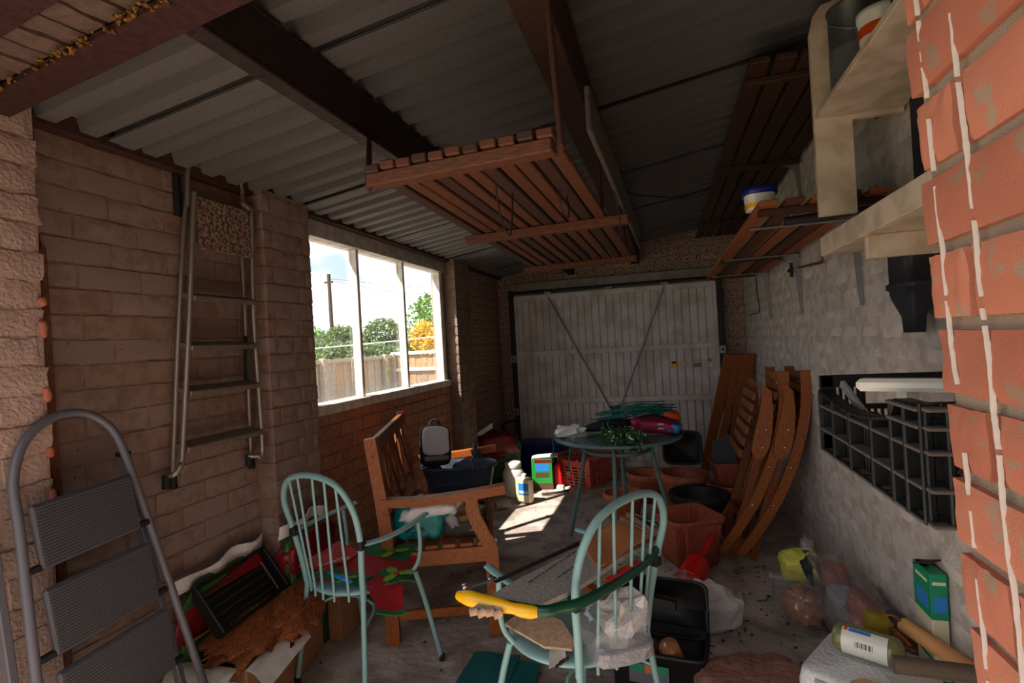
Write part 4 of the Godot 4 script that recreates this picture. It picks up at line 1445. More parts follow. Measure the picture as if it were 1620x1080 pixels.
func leaf_sprig(called: String, parent: Node, T: Transform3D, s: float):     # holly motif: leaves and a berry
	for k in 3:
		var o := S()
		var pv := []
		for i in 14:
			var a := TAU * i / 14
			pv.append([cos(a) * s * 0.55 * (1.0 if i % 2 else 0.78), sin(a) * s * 0.30 * (1.0 if i % 2 else 0.8)])
		prism(o, T * Transform3D(Basis(Vector3(0, 0, 1), k * 2.1 + 0.4), Vector3(cos(k * 2.1 + 0.4), sin(k * 2.1 + 0.4), 0) * s * 0.55), pv, 0.002)
		fin(called, o, "lime", parent)
	var b := S()
	blob(b, T, Vector3(s * 0.22, s * 0.22, 0.003), 1.0, 0.0, 1.0, 1, 10, 6)
	fin("motif_berry", b, "berry", parent)

func chairs_and_seats():
	metal_chair("pale blue metal armchair nearer the wall with red holly cloth on its seat", -1.33, 2.09, 0.27, 0.96)
	metal_chair("pale blue metal armchair in the foreground with the bow saw across its arms", -0.345, 1.79, -0.85, 0.53)
	# holly cloth on the first chair
	var cl := thing("holly_cloth", "red and green holly patterned cloth hanging over the left chair seat", "cloth")
	var ripple := func(x: float, d: float) -> float: return 0.452 + 0.006 * sin(x * 40.0) * sin(d * 33.0) + 0.004 * sin(x * 17.0 + d * 23.0)
	var piece := func(corner: Array, m: String, lift: float, called: String):
		var o := S()
		sheet(o, 14, 14, func(u, v):
			var p: Vector3 = P3(corner[0]).lerp(P3(corner[1]), u).lerp(P3(corner[3]).lerp(P3(corner[2]), u), v)
			return Vector3(p.x, p.y + ripple.call(p.x, -p.z) - 0.45 + lift, p.z), Vector3(0, -0.003, 0))
		fin(called, o, m, cl)
	piece.call([[-1.47, 0.455, 1.92], [-1.16, 0.455, 1.92], [-1.10, 0.46, 2.20], [-1.44, 0.46, 2.27]], "cloth_red", 0.0, "cloth")
	piece.call([[-1.50, 0.455, 1.95], [-1.24, 0.455, 1.885], [-1.22, 0.455, 1.99], [-1.46, 0.455, 2.05]], "cloth_green", 0.006, "green_panel")
	piece.call([[-1.44, 0.46, 2.20], [-1.16, 0.46, 2.16], [-1.18, 0.46, 2.31], [-1.42, 0.46, 2.36]], "cloth_green", 0.004, "green_panel")
	piece.call([[-1.24, 0.455, 2.04], [-1.11, 0.455, 1.93], [-1.03, 0.44, 2.00], [-1.17, 0.45, 2.12]], "cloth_green", 0.007, "green_panel")
	piece.call([[-1.20, 0.453, 1.90], [-1.10, 0.43, 1.80], [-1.02, 0.40, 1.86], [-1.09, 0.452, 1.98]], "cloth_red", 0.002, "hanging_corner")
	piece.call([[-1.11, 0.428, 1.795], [-1.085, 0.42, 1.77], [-1.0, 0.39, 1.84], [-1.02, 0.40, 1.87]], "cloth_green", 0.003, "hem")
	piece.call([[-1.60, 0.47, 2.0], [-1.46, 0.46, 2.0], [-1.42, 0.46, 2.2], [-1.56, 0.50, 2.24]], "berry", 0.004, "printed_panel")
	leaf_sprig("motif_leaf", cl, Transform3D(Basis(Vector3.RIGHT, -PI / 2), P(-1.135, 0.468, 2.02)), 0.075)
	leaf_sprig("motif_leaf", cl, Transform3D(Basis(Vector3.RIGHT, -PI / 2), P(-1.27, 0.469, 2.24)), 0.07)
	leaf_sprig("motif_leaf", cl, Transform3D(Basis(Vector3.RIGHT, -PI / 2), P(-1.33, 0.466, 1.95)), 0.045)
	text("lettering", cl, "Really", 0.05, Transform3D(Basis(Vector3.UP, 0.95) * Basis(Vector3.RIGHT, -PI / 2), P(-1.47, 0.478, 2.07)), "print_white")
	rebase(cl, P(-1.28, 0.45, 2.05))
	var o := S()
	tube(o, curve(pts([[-1.43, 0.474, 1.97], [-1.36, 0.478, 1.93], [-1.27, 0.474, 1.90]]), 5), [0.003, 0.004, 0.005, 0.006, 0.007, 0.009, 0.010, 0.010, 0.010, 0.009, 0.006], 6)
	tag(fin("plastic_strip", o, "sky_blue"), "bright blue plastic strip lying on the holly cloth", "strip")
	# ---- things on the second chair
	var cbx := thing("cardboard_carton", "long flattened grey cardboard carton under the bow saw", "cardboard")
	var y := 0.683
	var K := 0.9
	var q := func(x: float, d: float) -> Vector3: return P(x * K, y, d * K)
	var slab := func(c: Array, th: float, lift: float, m: String, called: String):
		var t := S()
		sheet(t, 10, 3, func(u, v): return (c[0] as Vector3).lerp(c[1], u).lerp((c[3] as Vector3).lerp(c[2], u), v) + Vector3(0, lift + 0.006 * sin(u * 9.0 + v * 2.0), 0), Vector3(0, -th, 0))
		fin(called, t, m, cbx)
	slab.call([q.call(-0.61, 1.53), q.call(-0.21, 2.42), q.call(-0.06, 2.20), q.call(-0.42, 1.55)], 0.014, 0.0, "cardboard_grey", "carton")
	slab.call([q.call(-0.36, 2.06), q.call(-0.24, 2.32), q.call(-0.08, 2.19), q.call(-0.265, 1.84)], 0.008, 0.012, "cardboard_orange", "torn_flap")
	slab.call([q.call(-0.235, 2.37), q.call(-0.20, 2.45), q.call(-0.06, 2.22), q.call(-0.08, 2.17)], 0.006, 0.010, "cardboard", "end_flap")
	for i in 4:
		var t := S()
		var e: Vector3 = q.call(-0.605, 1.53).lerp(q.call(-0.53, 1.535), i / 3.0)
		tube(t, [e + Vector3(0.012, -0.006, 0.0), e + Vector3(-0.008, -0.008 - 0.006 * (i % 2), 0.010)], 0.011, 8)
		fin("corrugated_edge", t, "offcut", cbx)
	for r in 2:                                            # two lines of small print too small to read
		var t := S()
		var pr := RandomNumberGenerator.new()
		pr.seed = 40 + r
		var u := 0.0
		while u < (0.16 if r == 0 else 0.26):
			var wl := pr.randf_range(0.008, 0.03)
			var a: Vector3 = q.call(-0.44 - 0.035 * r, 1.70) + (q.call(-0.2, 2.42) - q.call(-0.55, 1.53)).normalized() * (u + (0.05 if r == 0 else 0.0)) + Vector3(0.03 * (1 - r), 0.0092, 0)
			var bb: Vector3 = a + (q.call(-0.2, 2.42) - q.call(-0.55, 1.53)).normalized() * wl
			bar(t, a, bb, 0.0055, 0.001)
			u += wl + 0.006
		fin("small_print", t, "slate_grey", cbx)
	rebase(cbx, q.call(-0.34, 1.95))
	var sw := thing("bow_saw", "green bow saw with yellow handle lying across the chair arms", "saw")
	y = 0.735
	K = 0.872
	var t := S()
	var bow := curve([q.call(-0.66, 1.60), q.call(-0.42, 1.545), q.call(-0.345, 1.575), q.call(-0.27, 1.64), q.call(-0.13, 1.89), q.call(-0.065, 2.10), q.call(-0.06, 2.24), q.call(-0.09, 2.34), q.call(-0.16, 2.405)], 6)
	tube(t, bow, 0.0115, 10, false, 1.4)
	fin("bow", t, "saw_green", sw)
	t = S()
	tube(t, curve([q.call(-0.685, 1.60), q.call(-0.63, 1.585), q.call(-0.55, 1.565), q.call(-0.49, 1.55), q.call(-0.44, 1.537), q.call(-0.405, 1.538)], 5), [0.010, 0.013, 0.015, 0.017, 0.018, 0.019, 0.018, 0.017, 0.017, 0.017, 0.017, 0.016, 0.016, 0.015, 0.014, 0.013, 0.013, 0.014, 0.015, 0.015, 0.015, 0.015, 0.015, 0.014, 0.013, 0.011], 12, false, 1.2)
	fin("handle", t, "yellow", sw)
	t = S()
	var ba: Vector3 = q.call(-0.595, 1.71)
	var bb2: Vector3 = q.call(-0.17, 2.41)
	bar(t, ba, bb2, 0.020, 0.002)
	var bdir := (bb2 - ba).normalized()
	var bs := bdir.cross(Vector3.UP)
	for i in 60:
		var p := ba.lerp(bb2, (i + 0.5) / 60.0)
		prism(t, Transform3D(Basis(bdir, -bs, Vector3.UP) if true else Basis(), p), [[-0.005, 0.009], [0.005, 0.009], [0.0, 0.019 if i % 3 else 0.015]], 0.002)
	fin("blade", t, "saw_blade", sw)
	t = S()
	bar(t, q.call(-0.665, 1.605) + Vector3(0, 0.02, 0), q.call(-0.585, 1.70) + Vector3(0, 0.018, 0), 0.018, 0.006)
	lathe(t, Transform3D(Basis(), q.call(-0.66, 1.61) + Vector3(0, 0.02, 0)), [[0.0, 0.0], [0.011, 0.0], [0.010, 0.008], [0.0, 0.009]], 12, true)
	lathe(t, Transform3D(Basis(), q.call(-0.60, 1.685) + Vector3(0, 0.02, 0)), [[0.0, 0.0], [0.009, 0.0], [0.008, 0.007], [0.0, 0.008]], 12, true)
	fin("tension_lever", t, "chrome", sw)
	t = S()
	bar(t, q.call(-0.125, 2.37) + Vector3(0, 0.014, 0), q.call(-0.17, 2.41) + Vector3(0, 0.014, 0), 0.014, 0.006)
	fin("blade_pin", t, "chrome", sw)
	t = S()
	bar(t, q.call(-0.225, 1.74) + Vector3(0, 0.018, 0.004), q.call(-0.135, 1.905) + Vector3(0, 0.018, 0.004), 0.026, 0.003)
	var stk := fin("label_sticker", t, "bag_red", sw)
	stk.material_override = mat("sticker_pink", Color(0.85, 0.16, 0.22), 0.4)
	t = S()
	bar(t, q.call(-0.232, 1.752) + Vector3(0, 0.0196, 0.004), q.call(-0.145, 1.915) + Vector3(0, 0.0196, 0.004), 0.006, 0.002)
	fin("sticker_line", t, "lime", stk)
	rebase(sw, q.call(-0.38, 1.9))
	# loose things on the seat
	t = S()
	prism(t, Transform3D(Basis(Vector3.UP, -0.5) * Basis(Vector3.RIGHT, -PI / 2 + 0.16), P(-0.42, 0.475, 1.68)), [[-0.14, -0.05], [0.05, -0.065], [0.13, -0.03], [0.12, 0.0], [0.02, 0.06], [-0.13, 0.05]], 0.008)
	tag(fin("board_scrap", t, "offcut"), "torn pale brown board scrap on the seat of the saw chair", "scrap")
	t = S()
	bar(t, P(-0.46, 0.55, 2.0), P(-0.16, 0.46, 1.86), 0.045, 0.02)
	bar(t, P(-0.43, 0.46, 1.95), P(-0.40, 0.55, 1.99), 0.03, 0.02)
	tag(fin("wood_offcut", t, "pine_x"), "brown timber offcut leaning at the back of the saw chair seat", "offcut")
	t = S()
	sheet(t, 6, 6, func(u, v): return P(-0.40 + 0.045 * u + 0.02 * v, 0.446 + 0.015 * u * u + 0.004 * sin(v * 6.0), 1.64 - 0.11 * v * (1.0 - 0.4 * u)), Vector3(0, -0.001, 0))
	tag(fin("paper_scrap", t, "print_white"), "small white paper scrap on the saw chair seat", "paper")
	t = S()
	tube(t, curve(pts([[-0.36, 0.449, 1.53], [-0.345, 0.451, 1.56], [-0.33, 0.45, 1.585]]), 4), [0.004, 0.006, 0.004, 0.007, 0.005, 0.006, 0.005, 0.004, 0.003], 6)
	tag(fin("twig", t, "bark"), "short brown twig on the saw chair seat", "twig")
	var pb := thing("plastic_bag", "crumpled clear and white plastic bag on the saw chair seat", "bag")
	t = S()
	blob(t, Transform3D(Basis(Vector3.UP, 0.5), P(-0.205, 0.505, 1.685)), Vector3(0.10, 0.062, 0.10), 0.6, 0.12, 3.0, 12, 32, 18)
	fin("film", t, "film", pb)
	t = S()
	blob(t, Transform3D(Basis(Vector3(0.2, 1, 0.4).normalized(), 0.9), P(-0.175, 0.535, 1.70)), Vector3(0.075, 0.062, 0.06), 0.6, 0.30, 5.0, 15, 15, 9, true)
	fin("tissue", t, "bag_white", pb)
	t = S()
	blob(t, Transform3D(Basis(Vector3.UP, 0.5), P(-0.195, 0.462, 1.67)), Vector3(0.095, 0.030, 0.09), 0.4, 0.10, 4.0, 18, 20, 10, true)
	fin("contents", t, "bag_grey", pb)
	rebase(pb, P(-0.2, 0.44, 1.68))

# ------------------------------------------------------------------ bench and what is on it
func bench_and_load():
	var t := thing("garden_bench", "orange brown two seat wooden bench with lattice back under the window", "bench")
	var s := Vector3(0.94, 0, -0.342)
	var l := Vector3(-0.342, 0, -0.94)
	var O := P(-1.325, 0, 2.30)
	var LEN := 1.04
	var at := func(a: float, b: float, y: float) -> Vector3: return O + s * a + l * b + Vector3(0, y, 0)
	var plane := func(b: float) -> Transform3D: return Transform3D(Basis(s, Vector3.UP, s.cross(Vector3.UP)), O + l * b)
	var o: SurfaceTool
	for b in [0.0, LEN]:
		o = S()
		prism(o, plane.call(b), ribbon([[0.0, 0.0], [0.0, 0.40], [-0.015, 0.62], [-0.06, 0.985]], [0.062, 0.055]), 0.045)
		var post := fin("back_post", o, "teak_y", t)
		o = S()
		for y in [0.42, 0.62, 0.90]:
			var sg := -1.0 if b == 0.0 else 1.0
			blob(o, Transform3D(Basis(), at.call(-0.05 if y > 0.8 else 0.0, b + sg * 0.023, y)), Vector3(0.008, 0.008, 0.008), 1.0, 0.0, 1.0, 1, 8, 6)
		fin("plug", o, "pine_x", post)
		o = S()
		prism(o, plane.call(b), ribbon([[0.405, 0.665], [0.41, 0.60], [0.45, 0.50], [0.488, 0.42], [0.49, 0.30], [0.49, 0.0]], [0.06, 0.062]), 0.045)
		fin("front_leg", o, "teak_y", t)
		o = S()
		prism(o, plane.call(b), ribbon([[-0.03, 0.675], [0.15, 0.668], [0.35, 0.678], [0.57, 0.700]], [0.036, 0.042]), 0.062)
		fin("arm", o, "teak_x", t)
		o = S()
		bar(o, at.call(0.03, b, 0.395), at.call(0.47, b, 0.395), 0.03, 0.075)
		bar(o, at.call(0.03, b, 0.13), at.call(0.47, b, 0.13), 0.025, 0.045)
		fin("side_rail", o, "teak_x", t)
	for q in [[0.48, 0.395, 0.07], [0.0, 0.395, 0.07]]:
		o = S()
		bar(o, at.call(q[0], 0.0, q[1]), at.call(q[0], LEN, q[1]), 0.028, q[2])
		fin("seat_rail", o, "teak_dark_z", t)
	for i in 6:
		o = S()
		bar(o, at.call(0.035 + i * 0.084, -0.01, 0.444), at.call(0.035 + i * 0.084, LEN + 0.01, 0.444), 0.062, 0.02)
		fin("seat_slat", o, "teak_z" if i % 2 else "teak_dark_z", t)
	o = S()
	bar(o, at.call(-0.052, 0.01, 0.94), at.call(-0.052, LEN - 0.01, 0.94), 0.032, 0.07, at.call(-0.1, 0, 1) - at.call(0, 0, 0))
	fin("top_rail", o, "teak_dark_z", t)
	o = S()
	bar(o, at.call(-0.015, 0.01, 0.56), at.call(-0.015, LEN - 0.01, 0.56), 0.028, 0.05)
	fin("lower_back_rail", o, "teak_dark_z", t)
	var back := func(b: float, k: float) -> Vector3: return at.call(lerpf(-0.012, -0.050, k), b, lerpf(0.58, 0.91, k))
	for i in 3:
		o = S()
		bar(o, back.call(0.26 * (i + 1), 0.0), back.call(0.26 * (i + 1), 1.0), 0.03, 0.014, s)
		fin("back_slat", o, "teak_dark_y", t)
	for i in 4:
		for e in [0, 1]:
			o = S()
			var b0 := 0.01 + i * 0.26
			var b1 := b0 + 0.24
			bar(o, back.call(b0 if e == 0 else b1, 0.0) + s * 0.008 * (e * 2 - 1), back.call(b1 if e == 0 else b0, 1.0) + s * 0.008 * (e * 2 - 1), 0.028, 0.010, s)
			fin("lattice_bar", o, "teak_dark_y", t)
	rebase(t, O)
	# trug
	var tr := thing("garden_trug", "dark blue lobed plastic trug on the far end of the bench", "trug")
	var c: Vector3 = at.call(0.32, 0.86, 0.455)
	o = S()
	smooth(o, true)
	var rings := []
	for q in [[0.80, 0.0], [0.86, 0.05], [0.97, 0.17], [1.04, 0.178], [1.06, 0.19], [1.03, 0.197], [0.97, 0.185], [0.84, 0.02], [0.3, 0.015]]:
		var ring := []
		for k in 72:
			var a := TAU * k / 72
			var lobe := 1.0 - 0.10 * absf(sin(a)) * pow(absf(sin(cos(a) * 4.712)), 0.0) * 0.0 - 0.13 * pow(absf(sin(a)), 0.5) * (0.5 + 0.5 * cos(cos(a) * PI * 3.0 + PI))
			var x := signf(cos(a)) * pow(absf(cos(a)), 0.75) * 0.235
			var z := signf(sin(a)) * pow(absf(sin(a)), 0.75) * 0.135 * lobe
			ring.append(c + s * x * q[0] + l * z * q[0] + Vector3(0, q[1], 0))
		rings.append(ring)
	for i in rings.size() - 1:
		for k in 72:
			quad(o, rings[i][k], rings[i][(k + 1) % 72], rings[i + 1][(k + 1) % 72], rings[i + 1][k])
	fin("body", o, "trug_blue", tr)
	o = S()
	var ha := []
	for k in 13:
		var a := PI * k / 12
		ha.append(c + s * 0.11 + l * cos(a) * 0.125 + Vector3(0, 0.18 + sin(a) * 0.13, 0))
	for k in 12:
		bar(o, ha[k], ha[k + 1], 0.028 if k > 1 and k < 10 else 0.06, 0.012, (ha[k] - c).normalized())
	fin("handle", o, "trug_blue", tr)
	o = S()
	bar(o, c + s * 0.0 - l * 0.121 + Vector3(0, 0.145, 0), c + s * 0.05 - l * 0.121 + Vector3(0, 0.145, 0), 0.003, 0.014)
	fin("embossed_badge", o, "ladder_grey", tr)
	rebase(tr, c)
	# camera bag, leaning on the trug rim
	var cb := thing("shoulder_bag", "silver grey and black padded bag resting on the blue trug", "bag")
	var n := Vector3(0.55, 0.20, 0.83).normalized()
	var T := facing(at.call(0.185, 0.80, 0.785), n, Vector3.UP, -0.04)
	o = S()
	blob(o, T * Transform3D(Basis(), Vector3(0, 0, -0.02)), Vector3(0.095, 0.125, 0.06), 0.40, 0.03, 4.0, 2, 36, 20)
	fin("body", o, "black_cloth", cb)
	o = S()
	blob(o, T * Transform3D(Basis(Vector3.RIGHT, -0.06), Vector3(-0.004, 0.028, 0.030)), Vector3(0.084, 0.088, 0.022), 0.42, 0.03, 4.0, 5, 36, 18)
	var flap := fin("flap", o, "silver_cloth", cb)
	o = S()
	box(o, T * Transform3D(Basis(), Vector3(0.0, -0.03, 0.053)), Vector3(0.065, 0.012, 0.003), 0.001)
	fin("badge", o, "print_white", flap)
	o = S()
	blob(o, T * Transform3D(Basis(), Vector3(0.0, -0.078, 0.034)), Vector3(0.078, 0.017, 0.012), 0.45, 0.02, 4.0, 6, 28, 12)
	fin("pocket_panel", o, "ladder_grey", cb)
	o = S()
	tube(o, curve([T * Vector3(-0.035, 0.11, -0.01), T * Vector3(-0.025, 0.15, -0.02), T * Vector3(0.0, 0.165, -0.03), T * Vector3(0.028, 0.15, -0.02), T * Vector3(0.04, 0.11, -0.01)], 5), 0.007, 8)
	fin("carry_handle", o, "black_cloth", cb)
	rebase(cb, at.call(0.185, 0.80, 0.66))
	# litter bag
	var lb := thing("litter_bag", "teal and white cat litter bag slumped on the near bench seat", "bag")
	var lc: Vector3 = at.call(0.14, 0.12, 0.545)
	o = S()
	blob(o, Transform3D(Basis(s, Vector3.UP, s.cross(Vector3.UP)), lc), Vector3(0.125, 0.088, 0.085), 0.55, 0.12, 4.0, 22, 36, 18)
	fin("bag", o, "teal_bag", lb)
	o = S()
	blob(o, Transform3D(Basis(s, Vector3.UP, s.cross(Vector3.UP)) * Basis(Vector3(0, 0, 1), 0.10), lc + s * 0.06 + Vector3(0, 0.055, 0) - l * 0.012), Vector3(0.15, 0.036, 0.08), 0.5, 0.14, 4.0, 27, 36, 14)
	fin("white_panel", o, "bag_white", lb)
	o = S()
	blob(o, Transform3D(Basis(s, Vector3.UP, s.cross(Vector3.UP)) * Basis(Vector3(0, 0, 1), 0.5), lc + s * 0.16 + Vector3(0, -0.01, 0)), Vector3(0.04, 0.055, 0.05), 0.6, 0.2, 4.0, 25, 24, 12)
	fin("folded_end", o, "bag_grey", lb)
	o = S()
	blob(o, Transform3D(Basis(s, Vector3.UP, s.cross(Vector3.UP)) * Basis(Vector3(0, 0, 1), 0.3), lc + s * 0.15 + Vector3(0, 0.045, 0.03)), Vector3(0.045, 0.018, 0.055), 0.6, 0.2, 4.0, 25, 24, 12)
	fin("teal_corner", o, "teal_bag", lb)
	var nf := Vector3(0.342, 0.10, 0.94)
	text("lettering", lb, "EASY", 0.030, facing(lc + s * -0.035 + Vector3(0, -0.012, 0) - l * 0.088, nf, Vector3.UP, 0.5), "print_black")
	text("lettering", lb, "LITTER", 0.030, facing(lc + s * -0.012 + Vector3(0, -0.045, 0) - l * 0.088, nf, Vector3.UP, 0.5), "print_black")
	rebase(lb, lc - Vector3(0, 0.09, 0))
	# black tray of straw at the seat front
	var bt := thing("bedding_tray", "black plastic tray of straw at the front of the bench seat", "tray")
	var tc: Vector3 = at.call(0.37, 0.20, 0.456)
	var TB := Transform3D(Basis(s, Vector3.UP, s.cross(Vector3.UP)), tc)
	o = S()
	box(o, TB * Transform3D(Basis(), Vector3(0, 0.006, 0)), Vector3(0.20, 0.012, 0.24), 0.003)
	for e in [-1, 1]:
		box(o, TB * Transform3D(Basis(Vector3(0, 0, 1), -0.12 * e), Vector3(0.10 * e, 0.05, 0)), Vector3(0.008, 0.10, 0.25), 0.002)
		box(o, TB * Transform3D(Basis(), Vector3(0, 0.05 if e < 0 else 0.035, 0.12 * e)), Vector3(0.21, 0.10 if e < 0 else 0.07, 0.008), 0.002)
	fin("tray", o, "black_plastic", bt)
	o = S()
	blob(o, TB * Transform3D(Basis(), Vector3(0, 0.06, 0)), Vector3(0.093, 0.035, 0.112), 0.5, 0.3, 9.0, 3, 30, 12)
	kind(fin("straw", o, "straw", bt), "stuff")
	rebase(bt, tc)
	o = S()
	bar(o, at.call(0.02, 0.60, 0.475), at.call(0.10, 0.66, 0.52), 0.035, 0.02)
	bar(o, at.call(0.02, 0.70, 0.475), at.call(0.10, 0.66, 0.52), 0.035, 0.02)
	tag(fin("timber_scrap", o, "offcut"), "small sunlit timber scrap on the bench seat by the lattice back", "scrap")
	o = S()
	bar(o, at.call(0.05, 0.52, 0.47), at.call(0.16, 0.50, 0.49), 0.10, 0.012)
	tag(fin("slate_piece", o, "slate_grey"), "dark grey flat piece on the bench seat before the trug", "scrap")

# ------------------------------------------------------------------ far floor
func pot(label: String, x: float, y: float, d: float, r: float, h: float, m: String) -> Node3D:
	var t := thing("flower_pot", label, "flower pot")
	var o := S()
	lathe(o, Transform3D(Basis(), P(x, y, d)), [[0.0, 0.0], [r * 0.68, 0.0], [r * 0.90, h * 0.78]], 28)
	lathe(o, Transform3D(Basis(), P(x, y, d)), [[r * 0.90, h * 0.02 + h * 0.78], [r * 0.82, h * 0.70], [r * 0.62, 0.02], [0.0, 0.02]], 28)
	fin("pot_body", o, m, t)
	o = S()
	lathe(o, Transform3D(Basis(), P(x, y, d)), [[r * 0.88, h * 0.77], [r * 0.97, h * 0.79], [r, h * 0.86], [r, h * 0.97], [r * 0.97, h], [r * 0.90, h], [r * 0.87, h * 0.95], [r * 0.83, h * 0.74]], 28)
	fin("rim", o, m if m == "black_dusty" else "terracotta_pale", t)
	rebase(t, P(x, y, d))
	return t

func square_planter(label: String, T: Transform3D, r: float, h: float, m: String, flute := 0.05) -> Node3D:
	var t := thing("square_planter", label, "planter")
	var o := S()
	sq_lathe(o, T, [[0.0, 0.0], [r * 0.72, 0.0, 1], [r * 0.93, h * 0.90, 1]], 1.0, 0.28, 120, flute)
	sq_lathe(o, T, [[r * 0.92, h * 0.95], [r * 0.90, h * 0.85, 1], [r * 0.66, 0.03, 1], [0.0, 0.03]], 1.0, 0.28, 120, flute)
	fin("planter_body", o, m, t)
	o = S()
	sq_lathe(o, T, [[r * 0.92, h * 0.89], [r * 0.99, h * 0.91], [r, h * 0.99], [r * 0.97, h], [r * 0.92, h * 0.97], [r * 0.90, h * 0.86]], 1.0, 0.28, 60)
	fin("rim", o, m, t)
	rebase(t, T.origin)
	return t

func far_floor():
	var o: SurfaceTool
	# round glass topped table
	var t := thing("round_table", "round glass topped green metal garden table near the garage door", "table")
	var C := P(-0.36, 0, 3.80)
	o = S()
	lathe(o, Transform3D(Basis(), C), [[0.0, 0.716], [0.42, 0.716], [0.42, 0.722], [0.0, 0.722]], 48, true)
	fin("glass_top", o, "glass_top", t)
	o = S()
	var ring := []
	for k in 48:
		ring.append(C + Vector3(cos(TAU * k / 48) * 0.425, 0.717, sin(TAU * k / 48) * 0.425))
	tube(o, ring, 0.012, 8, true)
	fin("rim", o, "table_green", t)
	o = S()
	ring = []
	for k in 36:
		ring.append(C + Vector3(cos(TAU * k / 36) * 0.215, 0.625, sin(TAU * k / 36) * 0.215))
	tube(o, ring, 0.014, 8, true)
	fin("ring_brace", o, "table_green", t)
	for k in 4:
		var a := PI / 2 * k + 0.02
		var v := Vector3(cos(a), 0, sin(a))
		o = S()
		tube(o, curve([C + v * 0.37 + Vector3(0, 0.71, 0), C + v * 0.27 + Vector3(0, 0.685, 0), C + v * 0.235 + Vector3(0, 0.61, 0), C + v * 0.29 + Vector3(0, 0.33, 0), C + v * 0.37 + Vector3(0, 0.0, 0)], 5), 0.0145, 8)
		fin("leg", o, "table_green", t)
	rebase(t, C)
	# on the table
	o = S()
	blob(o, Transform3D(Basis(Vector3.UP, 0.2), P(-0.68, 0.76, 3.74)), Vector3(0.095, 0.040, 0.07), 0.6, 0.35, 5.0, 44, 14, 8, true)
	tag(fin("white_bag", o, "bag_white"), "small crumpled white bag at the left edge of the round table", "bag")
	var um := thing("umbrella", "folded dark umbrella lying along the back of the round table", "umbrella")
	o = S()
	tube(o, curve(pts([[-0.62, 0.755, 3.83], [-0.45, 0.775, 3.90], [-0.20, 0.785, 4.0]]), 5), [0.008, 0.018, 0.028, 0.034, 0.038, 0.040, 0.038, 0.034, 0.030, 0.024, 0.012], 9)
	fin("canopy", o, "umbrella", um)
	o = S()
	tube(o, [P(-0.74, 0.742, 3.79), P(-0.62, 0.755, 3.83)], 0.006, 6)
	fin("ferrule", o, "galv", um)
	rebase(um, P(-0.42, 0.725, 3.9))
	o = S()
	var q := RandomNumberGenerator.new()
	q.seed = 5
	for i in 24:
		var z := 4.0 + q.randf_range(-0.10, 0.10)
		var yy := 0.79 + q.randf_range(0.0, 0.09)
		tube(o, curve([P(-0.50 + q.randf_range(-0.06, 0.15), yy - 0.02, z + q.randf_range(-0.08, 0.05)), P(-0.36 + q.randf_range(-0.06, 0.06), yy + q.randf_range(-0.02, 0.03), z), P(-0.20 + q.randf_range(-0.06, 0.06), yy + 0.03, z + q.randf_range(-0.05, 0.05)), P(-0.02 + q.randf_range(-0.1, 0.08), yy + q.randf_range(0.0, 0.05), z + 0.05)], 5), 0.004, 4)
	for p in [[[-0.46, 0.80, 3.85], [-0.44, 0.76, 3.80], [-0.40, 0.75, 3.78], [-0.42, 0.80, 3.80], [-0.40, 0.84, 3.84]], [[-0.72, 0.728, 3.60], [-0.785, 0.72, 3.66], [-0.79, 0.66, 3.68], [-0.80, 0.55, 3.68]], [[-0.60, 0.728, 3.50], [-0.62, 0.72, 3.47], [-0.64, 0.66, 3.46], [-0.655, 0.53, 3.46]]]:
		tube(o, curve(pts(p), 5), 0.004, 5)
	tag(fin("teal_twine", o, "teal_rope"), "tangled teal twine heaped on the round table", "twine")
	var mg := thing("magenta_packet", "magenta and blue packet at the right side of the round table", "packet")
	o = S()
	blob(o, Transform3D(Basis(Vector3.UP, -0.05) * Basis(Vector3(0, 0, 1), -0.08), P(-0.10, 0.785, 3.83)), Vector3(0.16, 0.048, 0.10), 0.5, 0.10, 4.0, 3, 32, 14)
	fin("packet", o, "magenta", mg)
	o = S()
	blob(o, Transform3D(Basis(Vector3.UP, -0.05) * Basis(Vector3(0, 0, 1), -0.25), P(0.02, 0.772, 3.815)), Vector3(0.055, 0.035, 0.09), 0.5, 0.08, 4.0, 3, 28, 12)
	fin("blue_end", o, "sky_blue", mg)
	for k in 2:
		o = S()
		box(o, facing(P(-0.06, 0.805 - k * 0.03, 3.728), Vector3(0, 0.2, 1)), Vector3(0.04, 0.010, 0.003), 0.001)
		fin("printed_label", o, "print_white", mg)
	rebase(mg, P(-0.08, 0.735, 3.83))
	o = S()
	tube(o, curve(pts([[-0.25, 0.82, 3.80], [-0.12, 0.855, 3.83], [0.0, 0.82, 3.82], [0.06, 0.765, 3.80], [0.085, 0.70, 3.79]]), 5), 0.009, 6)
	tag(fin("dark_strap", o, "black_cloth"), "dark strap draped over the magenta packet on the table", "strap")
	o = S()
	blob(o, Transform3D(Basis(), P(0.015, 0.80, 3.95)), Vector3(0.05, 0.055, 0.05), 0.5, 0.2, 5.0, 8, 20, 10)
	tag(fin("seed_packet", o, "orange"), "orange seed packet behind the magenta packet on the table", "packet")
	var fl := thing("flower_sprays", "green sprays with tiny white flowers at the front of the round table", "flowers")
	crown(fl, "leaves", P(-0.30, 0.775, 3.50), Vector3(0.15, 0.05, 0.11), 420, 0.030, "leaf", 3)
	crown(fl, "leaves", P(-0.24, 0.735, 3.41), Vector3(0.08, 0.05, 0.05), 180, 0.028, "leaf", 4)
	crown(fl, "petals", P(-0.27, 0.775, 3.45), Vector3(0.16, 0.06, 0.10), 120, 0.014, "petal", 6)
	o = S()
	for i in 9:
		tube(o, curve([P(-0.40 - i * 0.012, 0.735 + 0.004 * i, 3.72 - i * 0.02), P(-0.32, 0.75 + 0.004 * i, 3.58 + 0.01 * i), P(-0.30 + i * 0.018, 0.76, 3.46)], 4), 0.0022, 4)
